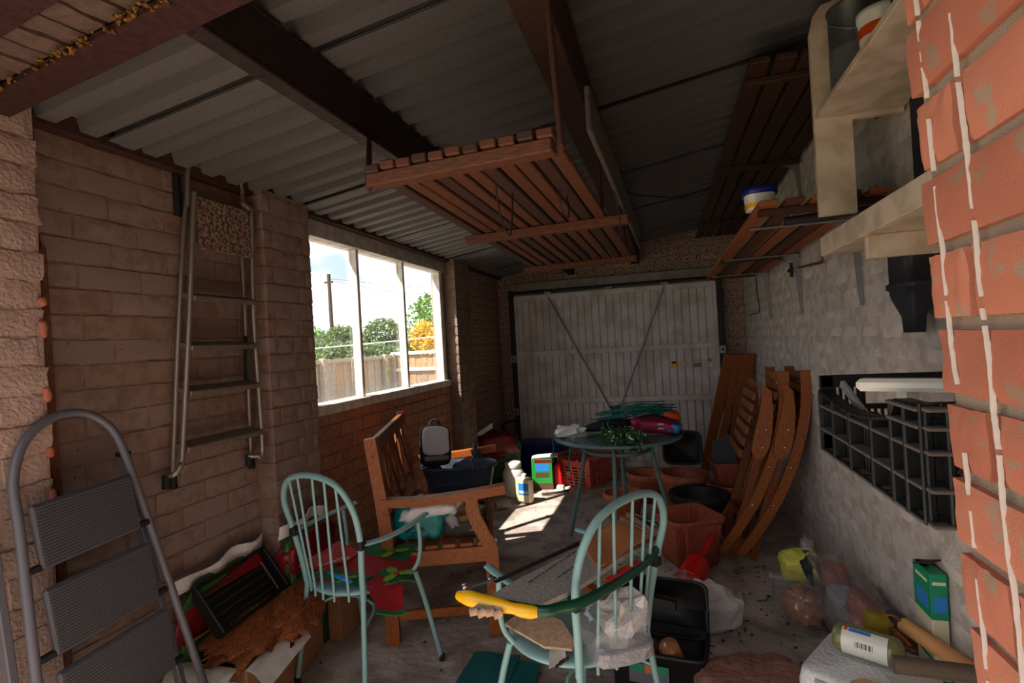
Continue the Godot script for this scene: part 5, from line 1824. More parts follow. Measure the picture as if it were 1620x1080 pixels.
	fin("stems", o, "leaf", fl)
	rebase(fl, P(-0.3, 0.725, 3.5))
	# laundry basket
	var b := thing("laundry_basket", "pink red plastic laundry basket on the floor under the table edge", "basket")
	var T := Transform3D(Basis(Vector3.UP, -0.50), P(-0.78, 0, 5.28))
	var corner := func(i: int, y: float, rr: float) -> Vector3:
		var k := lerpf(0.80, 1.0, y / 0.30) * rr
		return T * Vector3([-1, 1, 1, -1][i] * 0.185 * k, y, [1, 1, -1, -1][i] * 0.26 * k)
	o = S()
	for i in 4:
		bar(o, corner.call(i, 0.0, 1.0), corner.call(i, 0.29, 1.0), 0.035, 0.035, T.basis.x)
	var base := [corner.call(0, 0.004, 1.0), corner.call(1, 0.004, 1.0), corner.call(2, 0.004, 1.0), corner.call(3, 0.004, 1.0)]
	smooth(o, false)
	quad(o, base[0], base[1], base[2], base[3])
	quad(o, base[3], base[2], base[1], base[0])
	fin("basket_frame", o, "basket_pink", b)
	for i in 4:
		for k in 8:
			o = S()
			var y := 0.012 + k * 0.031
			bar(o, corner.call(i, y, 1.0), corner.call((i + 1) % 4, y, 1.0), 0.006, 0.014 if k < 7 else 0.045)
			fin("side_bar", o, "basket_pink", b)
		for k in 4 if i % 2 == 0 else 6:
			o = S()
			var f: float = (k + 0.5) / (4.0 if i % 2 == 0 else 6.0)
			bar(o, (corner.call(i, 0.0, 1.0) as Vector3).lerp(corner.call((i + 1) % 4, 0.0, 1.0), f), (corner.call(i, 0.27, 1.0) as Vector3).lerp(corner.call((i + 1) % 4, 0.27, 1.0), f), 0.022, 0.006, T.basis.x if i % 2 else T.basis.z)
			fin("side_rib", o, "basket_pink", b)
	o = S()
	tube(o, [corner.call(0, 0.295, 1.04), corner.call(1, 0.295, 1.04), corner.call(2, 0.295, 1.04), corner.call(3, 0.295, 1.04)], 0.018, 8, true, 0.7)
	fin("rim", o, "basket_rim", b)
	rebase(b, T.origin)
	# blue crate at the back
	var bc := thing("blue_storage_box", "deep blue plastic storage box by the garage door", "box")
	o = S()
	abox(o, -1.56, -1.08, 0.012, 0.30, 5.50, 5.84, 0.015)
	fin("tub", o, "blue_crate", bc)
	for y in [0.06, 0.14, 0.22]:
		o = S()
		abox(o, -1.565, -1.075, y, y + 0.015, 5.494, 5.846, 0.003)
		fin("moulded_rib", o, "blue_crate", bc)
	o = S()
	abox(o, -1.58, -1.06, 0.285, 0.325, 5.48, 5.86, 0.012)
	fin("lid", o, "blue_crate", bc)
	rebase(bc, P(-1.32, 0.0, 5.67))
	# sunlit containers
	var j := thing("white_tub", "tall white screw top plastic tub in the sun", "tub")
	o = S()
	lathe(o, Transform3D(Basis(), P(-1.42, 0, 4.78)), [[0.0, 0.0], [0.095, 0.0], [0.10, 0.01], [0.10, 0.20], [0.085, 0.235], [0.068, 0.25], [0.068, 0.27], [0.0, 0.27]], 28)
	fin("tub_body", o, "tub_white", j)
	o = S()
	lathe(o, Transform3D(Basis(), P(-1.42, 0, 4.78)), [[0.074, 0.255], [0.076, 0.26], [0.076, 0.298], [0.070, 0.304], [0.0, 0.304]], 28)
	fin("lid", o, "tub_white", j)
	rebase(j, P(-1.42, 0, 4.78))
	var cr := thing("cream_carton", "cream bottle with blue label before the white tub", "bottle")
	T = Transform3D(Basis(Vector3.UP, -0.25), P(-1.26, 0, 4.56))
	o = S()
	box(o, T * Transform3D(Basis(), Vector3(0, 0.11, 0)), Vector3(0.15, 0.215, 0.08), 0.016)
	fin("bottle", o, "cream_bottle", cr)
	o = S()
	box(o, T * Transform3D(Basis(), Vector3(0.012, 0.125, 0.0405)), Vector3(0.10, 0.10, 0.002), 0.0)
	var lab := fin("label", o, "sky_blue", cr)
	o = S()
	box(o, T * Transform3D(Basis(), Vector3(0.012, 0.100, 0.042)), Vector3(0.085, 0.024, 0.001), 0.0)
	fin("label_band", o, "print_white", lab)
	o = S()
	lathe(o, T, [[0.022, 0.215], [0.022, 0.245], [0.018, 0.25], [0.0, 0.25]], 12, true)
	fin("cap", o, "tub_white", cr)
	rebase(cr, T.origin)
	var gb := thing("feed_box", "bright green lawn feed box with pale top by the blue box", "box")
	T = Transform3D(Basis(Vector3.UP, 0.15), P(-1.20, 0, 5.03))
	o = S()
	box(o, T * Transform3D(Basis(), Vector3(0, 0.145, 0)), Vector3(0.20, 0.29, 0.10), 0.006)
	fin("carton", o, "green_box", gb)
	for p in [[0.0, 0.205, 0.13, 0.075, "sky_blue"], [0.0, 0.135, 0.13, 0.045, "earth_print"], [0.0, 0.03, 0.195, 0.055, "earth_print"], [0.01, 0.265, 0.16, 0.028, "bag_red"]]:
		o = S()
		box(o, T * Transform3D(Basis(), Vector3(p[0], p[1], 0.0508)), Vector3(p[2], p[3], 0.0016), 0.0)
		fin("printed_panel", o, p[4], gb)
	o = S()
	box(o, T * Transform3D(Basis(Vector3(0, 0, 1), 0.06), Vector3(0.03, 0.305, 0.0)), Vector3(0.25, 0.022, 0.11), 0.008)
	fin("open_flap", o, "print_white", gb)
	rebase(gb, T.origin)
	o = S()
	blob(o, Transform3D(Basis(), P(-1.06, 0.115, 5.10)), Vector3(0.045, 0.115, 0.045), 0.5, 0.05, 4.0, 4, 20, 12)
	tag(fin("red_bottle", o, "scoop_red"), "small red bottle at the right of the green feed box", "bottle")
	o = S()
	abox(o, -1.05, -0.98, 0.0, 0.05, 4.92, 4.97, 0.006)
	tag(fin("white_block", o, "print_white"), "small white block on the sunlit floor before the red bottle", "block")
	o = S()
	tube(o, curve(pts([[-1.16, 0.012, 4.78], [-1.08, 0.014, 4.80], [-1.0, 0.012, 4.86], [-0.94, 0.010, 4.93]]), 4), 0.011, 6)
	tag(fin("dark_stick", o, "bark"), "dark stick lying across the sunlit floor", "stick")
	o = S()
	bar(o, P(-1.47, 0.03, 4.36), P(-1.36, 0.03, 4.42), 0.10, 0.05)
	tag(fin("grey_carton", o, "cardboard_grey"), "small grey carton on the floor behind the bench arm", "carton")
	for q2 in [[-1.0, 5.42, 0.09, "small brown clod of earth beside the blue box", 0.0], [-1.20, 5.36, 0.07, "smaller brown clod of earth before the blue box", 1.0]]:
		o = S()
		blob(o, Transform3D(Basis(), P(q2[0], q2[2] * 0.42, q2[1])), Vector3(q2[2], q2[2] * 0.45, q2[2]), 0.9, 0.3, 6.0, int(q2[1] * 10), 18, 10)
		tag(fin("earth_clod", o, "earth_print"), q2[3], "clod")
	var pk := thing("compost_bag", "red and green compost bag in the dark corner beyond the bench", "bag")
	o = S()
	blob(o, Transform3D(Basis(Vector3.UP, 0.2), P(-1.62, 0.27, 4.98)), Vector3(0.20, 0.27, 0.12), 0.5, 0.16, 3.0, 50, 32, 16)
	fin("bag", o, "bag_green", pk)
	o = S()
	blob(o, Transform3D(Basis(Vector3.UP, 0.2), P(-1.625, 0.43, 4.965)), Vector3(0.20, 0.12, 0.125), 0.5, 0.16, 3.0, 51, 32, 12)
	fin("printed_band", o, "bag_red", pk)
	o = S()
	sheet(o, 12, 3, func(u, v): return P(-1.80 + 0.16 * u, 0.50 + 0.10 * u + 0.05 * v, 4.86 + 0.05 * u), Vector3(0, 0, 0.006))
	fin("crimped_top", o, "bag_white", pk)
	rebase(pk, P(-1.62, 0, 4.98))
	o = S()
	tube(o, curve(pts([[-1.50, 0.55, 5.35], [-1.62, 0.58, 5.5], [-1.78, 0.50, 5.6]]), 4), 0.012, 6)
	bar(o, P(-1.70, 0.0, 5.5), P(-1.74, 0.52, 5.57), 0.03, 0.02)
	tag(fin("old_stake", o, "timber_brown"), "brown wooden stakes leaning in the far left corner", "stakes")
	# pots
	pot("round terracotta flower pot under the table, nearest of the round pots", -0.37, 0, 4.16, 0.155, 0.225, "terracotta")
	pot("round terracotta flower pot behind the nearest one beneath the table", -0.22, 0, 4.72, 0.165, 0.24, "terracotta")
	pot("terracotta pot carrying the black square bowl", 0.085, 0, 4.50, 0.19, 0.30, "terracotta")
	pot("big black round pot between the square planter and black bowl", 0.165, 0, 4.02, 0.205, 0.275, "black_dusty")
	pot("tall terracotta pot below the square planter by the folded chairs", 0.42, 0, 4.32, 0.18, 0.27, "terracotta")
	var bb := thing("black_bowl", "black square plastic bowl tipped up on a terracotta pot", "bowl")
	T = Transform3D(Basis(Vector3.UP, -0.02) * Basis(Vector3.RIGHT, 1.10), P(0.085, 0.455, 4.60))
	o = S()
	sq_lathe(o, T, [[0.0, -0.06], [0.10, -0.06], [0.145, 0.055], [0.158, 0.06], [0.158, 0.072], [0.142, 0.072], [0.128, 0.04], [0.09, -0.045], [0.0, -0.045]], 0.9, 0.45, 48)
	fin("bowl", o, "black_dusty", bb)
	rebase(bb, P(0.085, 0.31, 4.55))
	square_planter("terracotta square planter with a grey slate, stacked on a tall pot", Transform3D(Basis(Vector3.UP, 0.12), P(0.43, 0.272, 4.32)), 0.16, 0.17, "terracotta", 0.0)
	o = S()
	prism(o, facing(P(0.37, 0.50, 4.30), Vector3(-0.1, 0.35, 1)), [[-0.085, -0.13], [0.105, -0.13], [0.055, 0.125], [0.03, 0.13], [-0.075, 0.07]], 0.03)
	tag(fin("slate", o, "slate_grey"), "dark grey slate wedge standing in the stacked square planter", "slate")
	o = S()
	blob(o, Transform3D(Basis(), P(0.52, 0.475, 4.30)), Vector3(0.035, 0.035, 0.03), 0.6, 0.3, 6.0, 6, 16, 8)
	tag(fin("paper_ball", o, "bag_grey"), "pale crumpled paper ball in the stacked square planter", "paper")
	square_planter("big empty square terracotta planter with fluted sides behind the saw chair", Transform3D(Basis(Vector3.UP, 0.50), P(0.07, 0, 3.47)), 0.175, 0.30, "terracotta", 0.09)

# ------------------------------------------------------------------ right wall
func wall_bracket(t: Node3D, d: float, y: float, reach: float, drop: float):
	var o := S()
	bar(o, P(WR - 0.004, y, d), P(WR - reach, y, d), 0.022, 0.008)
	prism(o, Transform3D(Basis(Vector3(1, 0, 0), Vector3.UP, Vector3(0, 0, 1)), P(WR, y, d)), [[-0.004, 0.0], [-0.06, 0.0], [-0.10, -0.012], [-0.035, -0.04], [-0.012, -drop], [0.0, -drop]], 0.008)
	fin("bracket", o, "galv", t)

func right_side():
	var o: SurfaceTool
	# slatted shelves
	var lo := thing("slatted_shelf", "lower slatted wooden shelf on grey brackets along the right wall", "shelf")
	for i in 5:
		o = S()
		bar(o, P(0.385 + i * 0.088, 1.855, 2.12), P(0.385 + i * 0.088, 1.855, 4.68), 0.064, 0.020)
		fin("slat", o, "slat_z" if i % 2 else "pine_z", lo)
	for d in [2.16, 3.57, 4.56]:
		o = S()
		bar(o, P(0.36, 1.832, d + 0.03), P(0.78, 1.832, d + 0.03), 0.04, 0.022)
		fin("cross_batten", o, "slat_dark_x", lo)
	for d in [2.55, 3.57, 4.55]:
		wall_bracket(lo, d, 1.838, 0.42, 0.36)
	rebase(lo, P(0.6, 1.83, 3.4))
	var hi := thing("slatted_shelf", "upper dark slatted wooden shelf under the roof on the right", "shelf")
	for i in 5:
		o = S()
		bar(o, P(0.385 + i * 0.088, 2.372, 2.12), P(0.385 + i * 0.088, 2.372, 5.75), 0.070, 0.022)
		fin("slat", o, "slat_dark_z", hi)
	for d in [2.25, 3.40, 5.0]:
		o = S()
		bar(o, P(0.35, 2.347, d), P(0.79, 2.347, d), 0.035, 0.024)
		fin("cross_batten", o, "slat_dark_x", hi)
		wall_bracket(hi, d + 0.04, 2.355, 0.42, 0.2)
	rebase(hi, P(0.55, 2.34, 3.9))
	o = S()
	sq_lathe(o, Transform3D(Basis(), P(0.385, 1.868, 2.30)), [[0.0, 0.0], [0.05, 0.0], [0.055, 0.06], [0.06, 0.062], [0.06, 0.075], [0.0, 0.075]], 1.0, 0.6, 24)
	var tb := thing("small_tub", "small white and blue tub on the lower slatted shelf", "tub")
	fin("tub_body", o, "tub_white", tb)
	o = S()
	sq_lathe(o, Transform3D(Basis(), P(0.385, 1.868, 2.30)), [[0.058, 0.055], [0.063, 0.056], [0.063, 0.080], [0.0, 0.080]], 1.0, 0.6, 24)
	fin("lid", o, "blue_crate", tb)
	o = S()
	sq_lathe(o, Transform3D(Basis(), P(0.385, 1.868, 2.30)), [[0.0515, 0.004], [0.0545, 0.02]], 1.0, 0.6, 24)
	fin("yellow_band", o, "yellow", tb)
	rebase(tb, P(0.385, 1.867, 2.30))
	# white shelf unit
	var su := thing("shelf_unit", "cream white painted wooden wall shelf unit beside the red bricks", "shelf")
	o = S()
	prism(o, Transform3D(Basis(Vector3(1, 0, 0), Vector3.UP, Vector3(0, 0, 1)), P(0.55, 0, 2.07)), [[-0.02, 1.775], [0.095, 1.775], [0.095, 2.09], [0.245, 2.09], [0.245, 2.50], [0.06, 2.50], [0.02, 2.49], [-0.005, 2.46], [-0.02, 2.40]], 0.02)
	fin("end_panel", o, "shelf_white", su)
	o = S()
	abox(o, 0.535, 0.795, 2.105, 2.125, 0.75, 2.065, 0.002)
	fin("upper_shelf", o, "shelf_white", su)
	o = S()
	abox(o, 0.545, 0.795, 1.645, 1.665, 0.75, 2.08, 0.002)
	fin("lower_shelf", o, "shelf_white", su)
	o = S()
	abox(o, 0.532, 0.552, 1.640, 1.705, 0.75, 2.08, 0.002)
	fin("lower_lip", o, "shelf_white", su)
	o = S()
	abox(o, 0.55, 0.79, 1.58, 1.645, 1.70, 1.72, 0.002)
	fin("shelf_batten", o, "shelf_white", su)
	rebase(su, P(0.66, 1.64, 1.45))
	# paint tins and tub on the upper shelf
	var tin := thing("paint_tin", "grey metal paint tin at the far end of the upper white shelf", "tin")
	o = S()
	lathe(o, Transform3D(Basis(), P(0.635, 2.126, 1.965)), [[0.0, 0.0], [0.073, 0.0], [0.076, 0.004], [0.073, 0.008], [0.073, 0.275], [0.077, 0.28], [0.077, 0.286], [0.068, 0.286], [0.066, 0.278], [0.0, 0.278]], 28)
	fin("tin_body", o, "tin", tin)
	o = S()
	lathe(o, Transform3D(Basis(), P(0.635, 2.126, 1.965)), [[0.0735, 0.02], [0.0738, 0.025], [0.0738, 0.145], [0.0735, 0.15]], 28)
	fin("label", o, "ladder_grey", tin)
	o = S()
	tube(o, curve([P(0.563, 2.37, 1.965), P(0.57, 2.33, 1.905), P(0.61, 2.31, 1.888), P(0.67, 2.33, 1.895), P(0.707, 2.37, 1.965)], 4), 0.002, 5)
	fin("wire_handle", o, "galv", tin)
	rebase(tin, P(0.635, 2.126, 1.965))
	var ft := thing("filler_tub", "white filler tub with orange and blue label on the upper shelf", "tub")
	o = S()
	lathe(o, Transform3D(Basis(), P(0.66, 2.126, 1.83)), [[0.0, 0.0], [0.050, 0.0], [0.058, 0.17], [0.061, 0.172], [0.061, 0.19], [0.0, 0.19]], 26)
	fin("tub_body", o, "tub_white", ft)
	for q in [[0.004, 0.088, "blue_crate"], [0.115, 0.145, "orange"]]:
		o = S()
		lathe(o, Transform3D(Basis(Vector3.UP, PI * 0.5), P(0.66, 2.126, 1.83)), [[0.0506 + q[0] * 0.047, q[0]], [0.0506 + q[1] * 0.047, q[1]]], 26)
		fin("label_band", o, q[2], ft)
	rebase(ft, P(0.66, 2.126, 1.83))
	o = S()
	abox(o, 0.60, 0.63, 2.126, 2.42, 1.52, 1.60, 0.004)
	var bk := thing("binder", "dark brown edged upright box next to the tubs on the upper shelf", "box")
	fin("cover", o, "timber_brown", bk)
	o = S()
	abox(o, 0.632, 0.72, 2.126, 2.40, 1.40, 1.60, 0.004)
	fin("case", o, "bag_grey", bk)
	rebase(bk, P(0.65, 2.126, 1.55))
	# lower shelf things
	var ct := thing("cutter", "orange handled cutter lying on the lower white shelf", "tool")
	o = S()
	tube(o, curve(pts([[0.60, 1.682, 1.96], [0.625, 1.684, 1.92], [0.645, 1.682, 1.86]]), 4), [0.008, 0.012, 0.015, 0.016, 0.016, 0.015, 0.014, 0.012, 0.008], 8)
	fin("handle", o, "orange", ct)
	o = S()
	bar(o, P(0.645, 1.680, 1.86), P(0.68, 1.676, 1.78), 0.012, 0.003)
	fin("blade", o, "chrome", ct)
	rebase(ct, P(0.63, 1.667, 1.88))
	var bl := thing("blister_pack", "clear pack with a yellow tool on the lower white shelf", "pack")
	o = S()
	blob(o, Transform3D(Basis(Vector3.UP, 0.2), P(0.66, 1.692, 1.70)), Vector3(0.05, 0.024, 0.09), 0.5, 0.2, 6.0, 5, 24, 12)
	fin("film", o, "film", bl)
	o = S()
	bar(o, P(0.64, 1.69, 1.70), P(0.66, 1.695, 1.56), 0.022, 0.016)
	fin("yellow_tool", o, "yellow", bl)
	rebase(bl, P(0.66, 1.667, 1.68))
	o = S()
	abox(o, 0.755, 0.785, 1.72, 2.08, 1.62, 1.92, 0.003)
	tag(fin("navy_board", o, "navy"), "dark navy board standing at the back of the lower white shelf", "board")
	o = S()
	tube(o, [P(0.47, 1.812, 2.30), P(0.79, 1.83, 2.30)], 0.017, 8)
	tag(fin("dark_tube", o, "hopper"), "dark tube sticking out from the wall beyond the shelf post", "tube")
	# rainwater hopper hung below
	var hp := thing("rain_hopper", "dark grey plastic rainwater hopper hanging under the lower white shelf", "hopper")
	o = S()
	sq_lathe(o, Transform3D(Basis(), P(0.75, 1.365, 1.96)), [[0.0, 0.0], [0.020, 0.0], [0.022, 0.05], [0.040, 0.11], [0.043, 0.135], [0.049, 0.14], [0.049, 0.155], [0.042, 0.16], [0.042, 0.25], [0.047, 0.26], [0.047, 0.28], [0.0, 0.28]], 2.0, 0.4, 32)
	fin("hopper_body", o, "hopper", hp)
	rebase(hp, P(0.75, 1.365, 1.96))
	# copper pipe, holes and hooks
	var cp := thing("copper_pipe", "thin copper pipe with a small tap on the right wall", "pipe")
	o = S()
	tube(o, [P(0.785, 1.90, 3.05), P(0.785, 1.735, 3.05), P(0.785, 1.725, 3.07), P(0.785, 1.765, 3.70)], 0.007, 7)
	fin("pipe", o, "copper", cp)
	o = S()
	tube(o, [P(0.785, 1.72, 3.74), P(0.785, 1.81, 3.74)], 0.010, 7)
	tube(o, [P(0.785, 1.765, 3.70), P(0.785, 1.765, 3.80)], 0.012, 7)
	fin("tap", o, "dark_steel", cp)
	o = S()
	bar(o, P(0.79, 1.895, 3.06), P(0.70, 1.895, 3.06), 0.006, 0.006)
	fin("peg", o, "galv", cp)
	rebase(cp, P(0.79, 1.72, 3.4))
	o = S()
	tube(o, curve(pts([[0.79, 1.86, 5.1], [0.79, 1.70, 5.08], [0.79, 1.56, 5.02], [0.79, 1.55, 5.35], [0.79, 1.54, 5.6]]), 5), 0.004, 5)
	tag(fin("wall_wire", o, "rubber"), "thin dark wire running down the far right wall", "wire")
	# crate on the wall
	crate()
	# leaning planks
	for i in 4:
		o = S()
		var b: float = [0.315, 0.425, 0.52, 0.60][i]
		var w: float = [0.098, 0.078, 0.066, 0.058][i]
		var tx: float = [0.575, 0.66, 0.725, 0.765][i]
		bar(o, P(b, 0.002, 5.80 - 0.012 * i), P(tx, 1.185, 5.42 - 0.01 * i), w, 0.022, Vector3(0.25, 0.1, 1))
		var pk := fin("plank", o, "pine_y")
		o = S()
		for k in 7:
			var f := rng.randf_range(0.05, 0.95)
			blob(o, Transform3D(Basis(), P(lerpf(b, tx, f) + rng.randf_range(-0.35, 0.35) * w, 0.002 + 1.183 * f, lerpf(5.80, 5.42, f) - 0.012 * i - 0.0115)), Vector3(0.008, 0.012, 0.003) * rng.randf_range(0.6, 1.2), 1.0, 0.2, 9.0, k, 9, 5)
		kind(fin("knot", o, "crumbs", pk), "stuff")
		tag(pk, ["leftmost of the four orange pine planks leaning by the door", "second orange pine plank from the left by the door", "third orange pine plank from the left by the door", "rightmost orange pine plank, leaning against the right wall"][i], "plank", "pine planks leaning in the far right corner")
	# folded chairs
	folded_chair("folded slatted wooden armchair leaning in front, nearer the pots", 0.0)
	folded_chair("folded slatted wooden armchair leaning closest to the right wall", 0.118)

func folded_chair(label: String, dx: float):
	var t := thing("folding_chair", label, "chair", "folded wooden garden chairs")
	var k := 1.0
	var T := func(d: float) -> Transform3D: return Transform3D(Basis(), P(dx - 0.02, 0.018, d))
	var o: SurfaceTool
	for d in [3.50, 3.92]:
		o = S()
		prism(o, T.call(d), ribbon([[0.68, 1.13], [0.675, 0.95], [0.645, 0.78], [0.585, 0.58], [0.50, 0.38], [0.40, 0.21], [0.27, 0.03]], [0.058, 0.052]), 0.024)
		var st := fin("back_stile", o, "teak_y", t)
		for e in [[0.575, 0.56], [0.47, 0.33]]:
			o = S()
			lathe(o, T.call(d) * Transform3D(Basis(Vector3.RIGHT, PI / 2), Vector3(e[0], e[1], 0.012)), [[0.009, 0.0], [0.008, 0.005], [0.0, 0.006]], 8)
			fin("bolt", o, "chrome", st)
	for d in [3.525, 3.895]:
		o = S()
		prism(o, T.call(d), ribbon([[0.555, 0.72], [0.50, 0.55], [0.445, 0.36], [0.39, 0.19], [0.345, -0.01]], [0.046, 0.042]), 0.022)
		fin("front_leg", o, "teak_dark_y", t)
	for d in [3.460, 3.960]:
		o = S()
		prism(o, T.call(d), [[0.545, 1.055], [0.575, 1.045], [0.603, 1.01], [0.606, 0.90], [0.595, 0.78], [0.575, 0.69], [0.548, 0.635], [0.515, 0.615], [0.487, 0.63], [0.478, 0.67], [0.495, 0.76], [0.528, 0.87], [0.548, 0.96]], 0.022)
		var ar := fin("arm", o, "teak_y", t)
		for e in [[0.565, 0.79], [0.54, 0.685]]:
			o = S()
			lathe(o, T.call(d) * Transform3D(Basis(Vector3.RIGHT, PI / 2), Vector3(e[0], e[1], 0.011)), [[0.009, 0.0], [0.008, 0.005], [0.0, 0.006]], 8)
			fin("bolt", o, "chrome", ar)
	for i in 5:
		o = S()
		var y := 1.10 - i * 0.075
		var x := 0.678 - i * i * 0.0018
		bar(o, P(dx + x - 0.02, y, 3.51), P(dx + x - 0.02, y, 3.91), 0.014, 0.055, Vector3(0.05, 1, 0))
		fin("back_slat", o, "teak_z", t)
	for i in 6:
		o = S()
		var y := 1.0 - i * 0.068
		var x := 0.515 - i * 0.012 - i * i * 0.0015
		bar(o, P(dx + x - 0.02, y, 3.49), P(dx + x - 0.02, y, 3.94), 0.016, 0.048, Vector3(0.25, 1, 0))
		fin("seat_slat", o, "teak_dark_z", t)
	o = S()
	bar(o, P(dx + 0.40 - 0.02, 0.25, 3.53), P(dx + 0.40 - 0.02, 0.25, 3.89), 0.02, 0.035)
	fin("leg_rail", o, "teak_dark_z", t)
	rebase(t, P(dx + 0.42, 0.0, 3.71))

func crate():
	var t := thing("plastic_crate", "dusty black plastic crate of oddments fixed on the right wall", "crate")
	var o: SurfaceTool
	var x0 := 0.43
	var x1 := 0.797
	var d0 := 1.12
	var d1 := 1.77
	var yb := 1.035
	var yt := 1.255
	var dip := func(u: float) -> float: return yt - 0.045 - 0.045 * sin(PI * clampf((u - 0.02) / 0.80, 0.0, 1.0)) * 0.6 if u < 0.80 else yt - 0.01   # u 0 = far corner
	o = S()                                               # floor grid
	for i in 7:
		var x := lerpf(x0, x1, i / 6.0)
		bar(o, P(x, yb + 0.005, d0), P(x, yb + 0.005, d1), 0.008, 0.01)
	for i in 11:
		var d := lerpf(d0, d1, i / 10.0)
		bar(o, P(x0, yb + 0.005, d), P(x1, yb + 0.005, d), 0.008, 0.01)
	fin("floor_grid", o, "black_plastic", t)
	# front face: flat flanges, uprights and inner bars
	var ys := [yb, yb + 0.062, yb + 0.128]
	for y in ys:
		o = S()
		bar(o, P(x0 + 0.011, y + 0.004, d0), P(x0 + 0.011, y + 0.004, d1), 0.034, 0.007)
		fin("front_flange", o, "crate_dust", t)
	o = S()
	var prev := Vector3.ZERO
	for i in 25:
		var u := i / 24.0
		var p := P(x0 + 0.012, dip.call(u), lerpf(d1, d0, u))
		if i > 0:
			bar(o, prev, p, 0.036, 0.010)
		prev = p
	fin("front_rim", o, "black_plastic", t)
	for i in 7:
		o = S()
		var u: float = [0.0, 0.19, 0.40, 0.63, 0.80, 0.90, 1.0][i]
		var d := lerpf(d1, d0, u)
		bar(o, P(x0 + 0.010, yb, d), P(x0 + 0.010, dip.call(u), d), 0.032 if i < 6 else 0.014, 0.012, Vector3(0, 0, 1))
		fin("front_upright", o, "black_plastic", t)
	o = S()
	for i in 34:
		var u := (i + 0.5) / 34.0
		bar(o, P(x0 + 0.026, yb, lerpf(d1, d0, u)), P(x0 + 0.026, dip.call(u) - 0.01, lerpf(d1, d0, u)), 0.006, 0.007)
	kind(fin("front_bars", o, "black_plastic", t), "stuff")
	o = S()
	abox(o, x0 + 0.026, x0 + 0.030, yb + 0.066, yb + 0.128, lerpf(d1, d0, 0.21), lerpf(d1, d0, 0.40), 0.0)
	fin("front_plate", o, "black_plastic", t)
	o = S()
	abox(o, x0 + 0.022, x0 + 0.030, yb, yt - 0.02, lerpf(d1, d0, 1.0), lerpf(d1, d0, 0.80), 0.0)
	fin("corner_plate", o, "black_plastic", t)
	for y in [yb + 0.175, yt - 0.014]:
		o = S()
		bar(o, P(x0 + 0.008, y, d0), P(x0 + 0.008, y, lerpf(d1, d0, 0.79)), 0.034, 0.007)
		fin("corner_flange", o, "crate_dust", t)
	# far end panel with handle hole
	for q in [[x0, x1, yt - 0.035, yt], [x0, x1, yb, yb + 0.05], [x0, x0 + 0.035, yb, yt], [x1 - 0.03, x1, yb, yt], [x0 + 0.10, x0 + 0.115, yb + 0.06, yt - 0.02]]:
		o = S()
		abox(o, q[0], q[1], q[2], q[3], d1 - 0.008, d1 + 0.008, 0.002)
		fin("end_panel", o, "black_plastic", t)
	o = S()
	for i in 5:
		abox(o, x0 + 0.035 + i * 0.015, x0 + 0.041 + i * 0.015, yb, yt - 0.03, d1 - 0.006, d1 + 0.006, 0.0)
	for i in 16:
		abox(o, x0 + 0.12 + i * 0.017, x0 + 0.126 + i * 0.017, yb, yb + 0.125, d1 - 0.006, d1 + 0.006, 0.0)
	abox(o, x0 + 0.11, x1, yb + 0.12, yb + 0.135, d1 - 0.007, d1 + 0.007, 0.002)
	fin("end_bars", o, "black_plastic", t)
	# near end panel and back
	for y in [yb + 0.004, yb + 0.066, yb + 0.132, yb + 0.175, yt - 0.012]:
		o = S()
		bar(o, P(x0, y, d0 - 0.012), P(x1, y, d0 - 0.012), 0.030, 0.007)
		fin("end_flange", o, "crate_dust", t)
	for i in 5:
		o = S()
		bar(o, P(x0 + 0.035 + 0.08 * i, yb, d0 - 0.010), P(x0 + 0.035 + 0.08 * i, yt - 0.01, d0 - 0.010), 0.012, 0.028, Vector3(0, 0, 1))
		fin("end_upright", o, "black_plastic", t)
	o = S()
	for y in [yb + 0.01, yb + 0.07, yb + 0.13, yt - 0.02]:
		bar(o, P(x0, y, d0), P(x1, y, d0), 0.008, 0.02)
	for i in 12:
		var x := lerpf(x0, x1, i / 11.0)
		bar(o, P(x, yb, d0), P(x, yt, d0), 0.008, 0.008)
	fin("near_end", o, "black_plastic", t)
	o = S()
	for y in [yb + 0.01, yb + 0.11, yt - 0.02]:
		bar(o, P(x1 - 0.006, y, d0), P(x1 - 0.006, y, d1), 0.008, 0.02)
	fin("wall_rail", o, "black_plastic", t)
	rebase(t, P((x0 + x1) / 2, yb, (d0 + d1) / 2))
	# contents
	var wp := thing("white_fitting", "white plastic T shaped fitting sticking up out of the wall crate", "fitting")
	o = S()
	box(o, facing(P(0.51, 1.262, 1.36), Vector3(-0.5, 0.05, 1)), Vector3(0.20, 0.028, 0.07), 0.012)
	fin("top", o, "tub_white", wp)
	o = S()
	box(o, Transform3D(Basis(Vector3.UP, 0.3), P(0.515, 1.15, 1.40)), Vector3(0.035, 0.215, 0.03), 0.004)
	fin("stem", o, "tub_white", wp)
	rebase(wp, P(0.515, 1.04, 1.38))
	o = S()
	bar(o, P(0.475, 1.235, 1.72), P(0.50, 1.10, 1.47), 0.014, 0.022)
	bar(o, P(0.50, 1.10, 1.47), P(0.51, 1.042, 1.40), 0.014, 0.022)
	tag(fin("grey_rod", o, "bag_grey"), "grey flat rod slanting inside the wall crate", "rod")
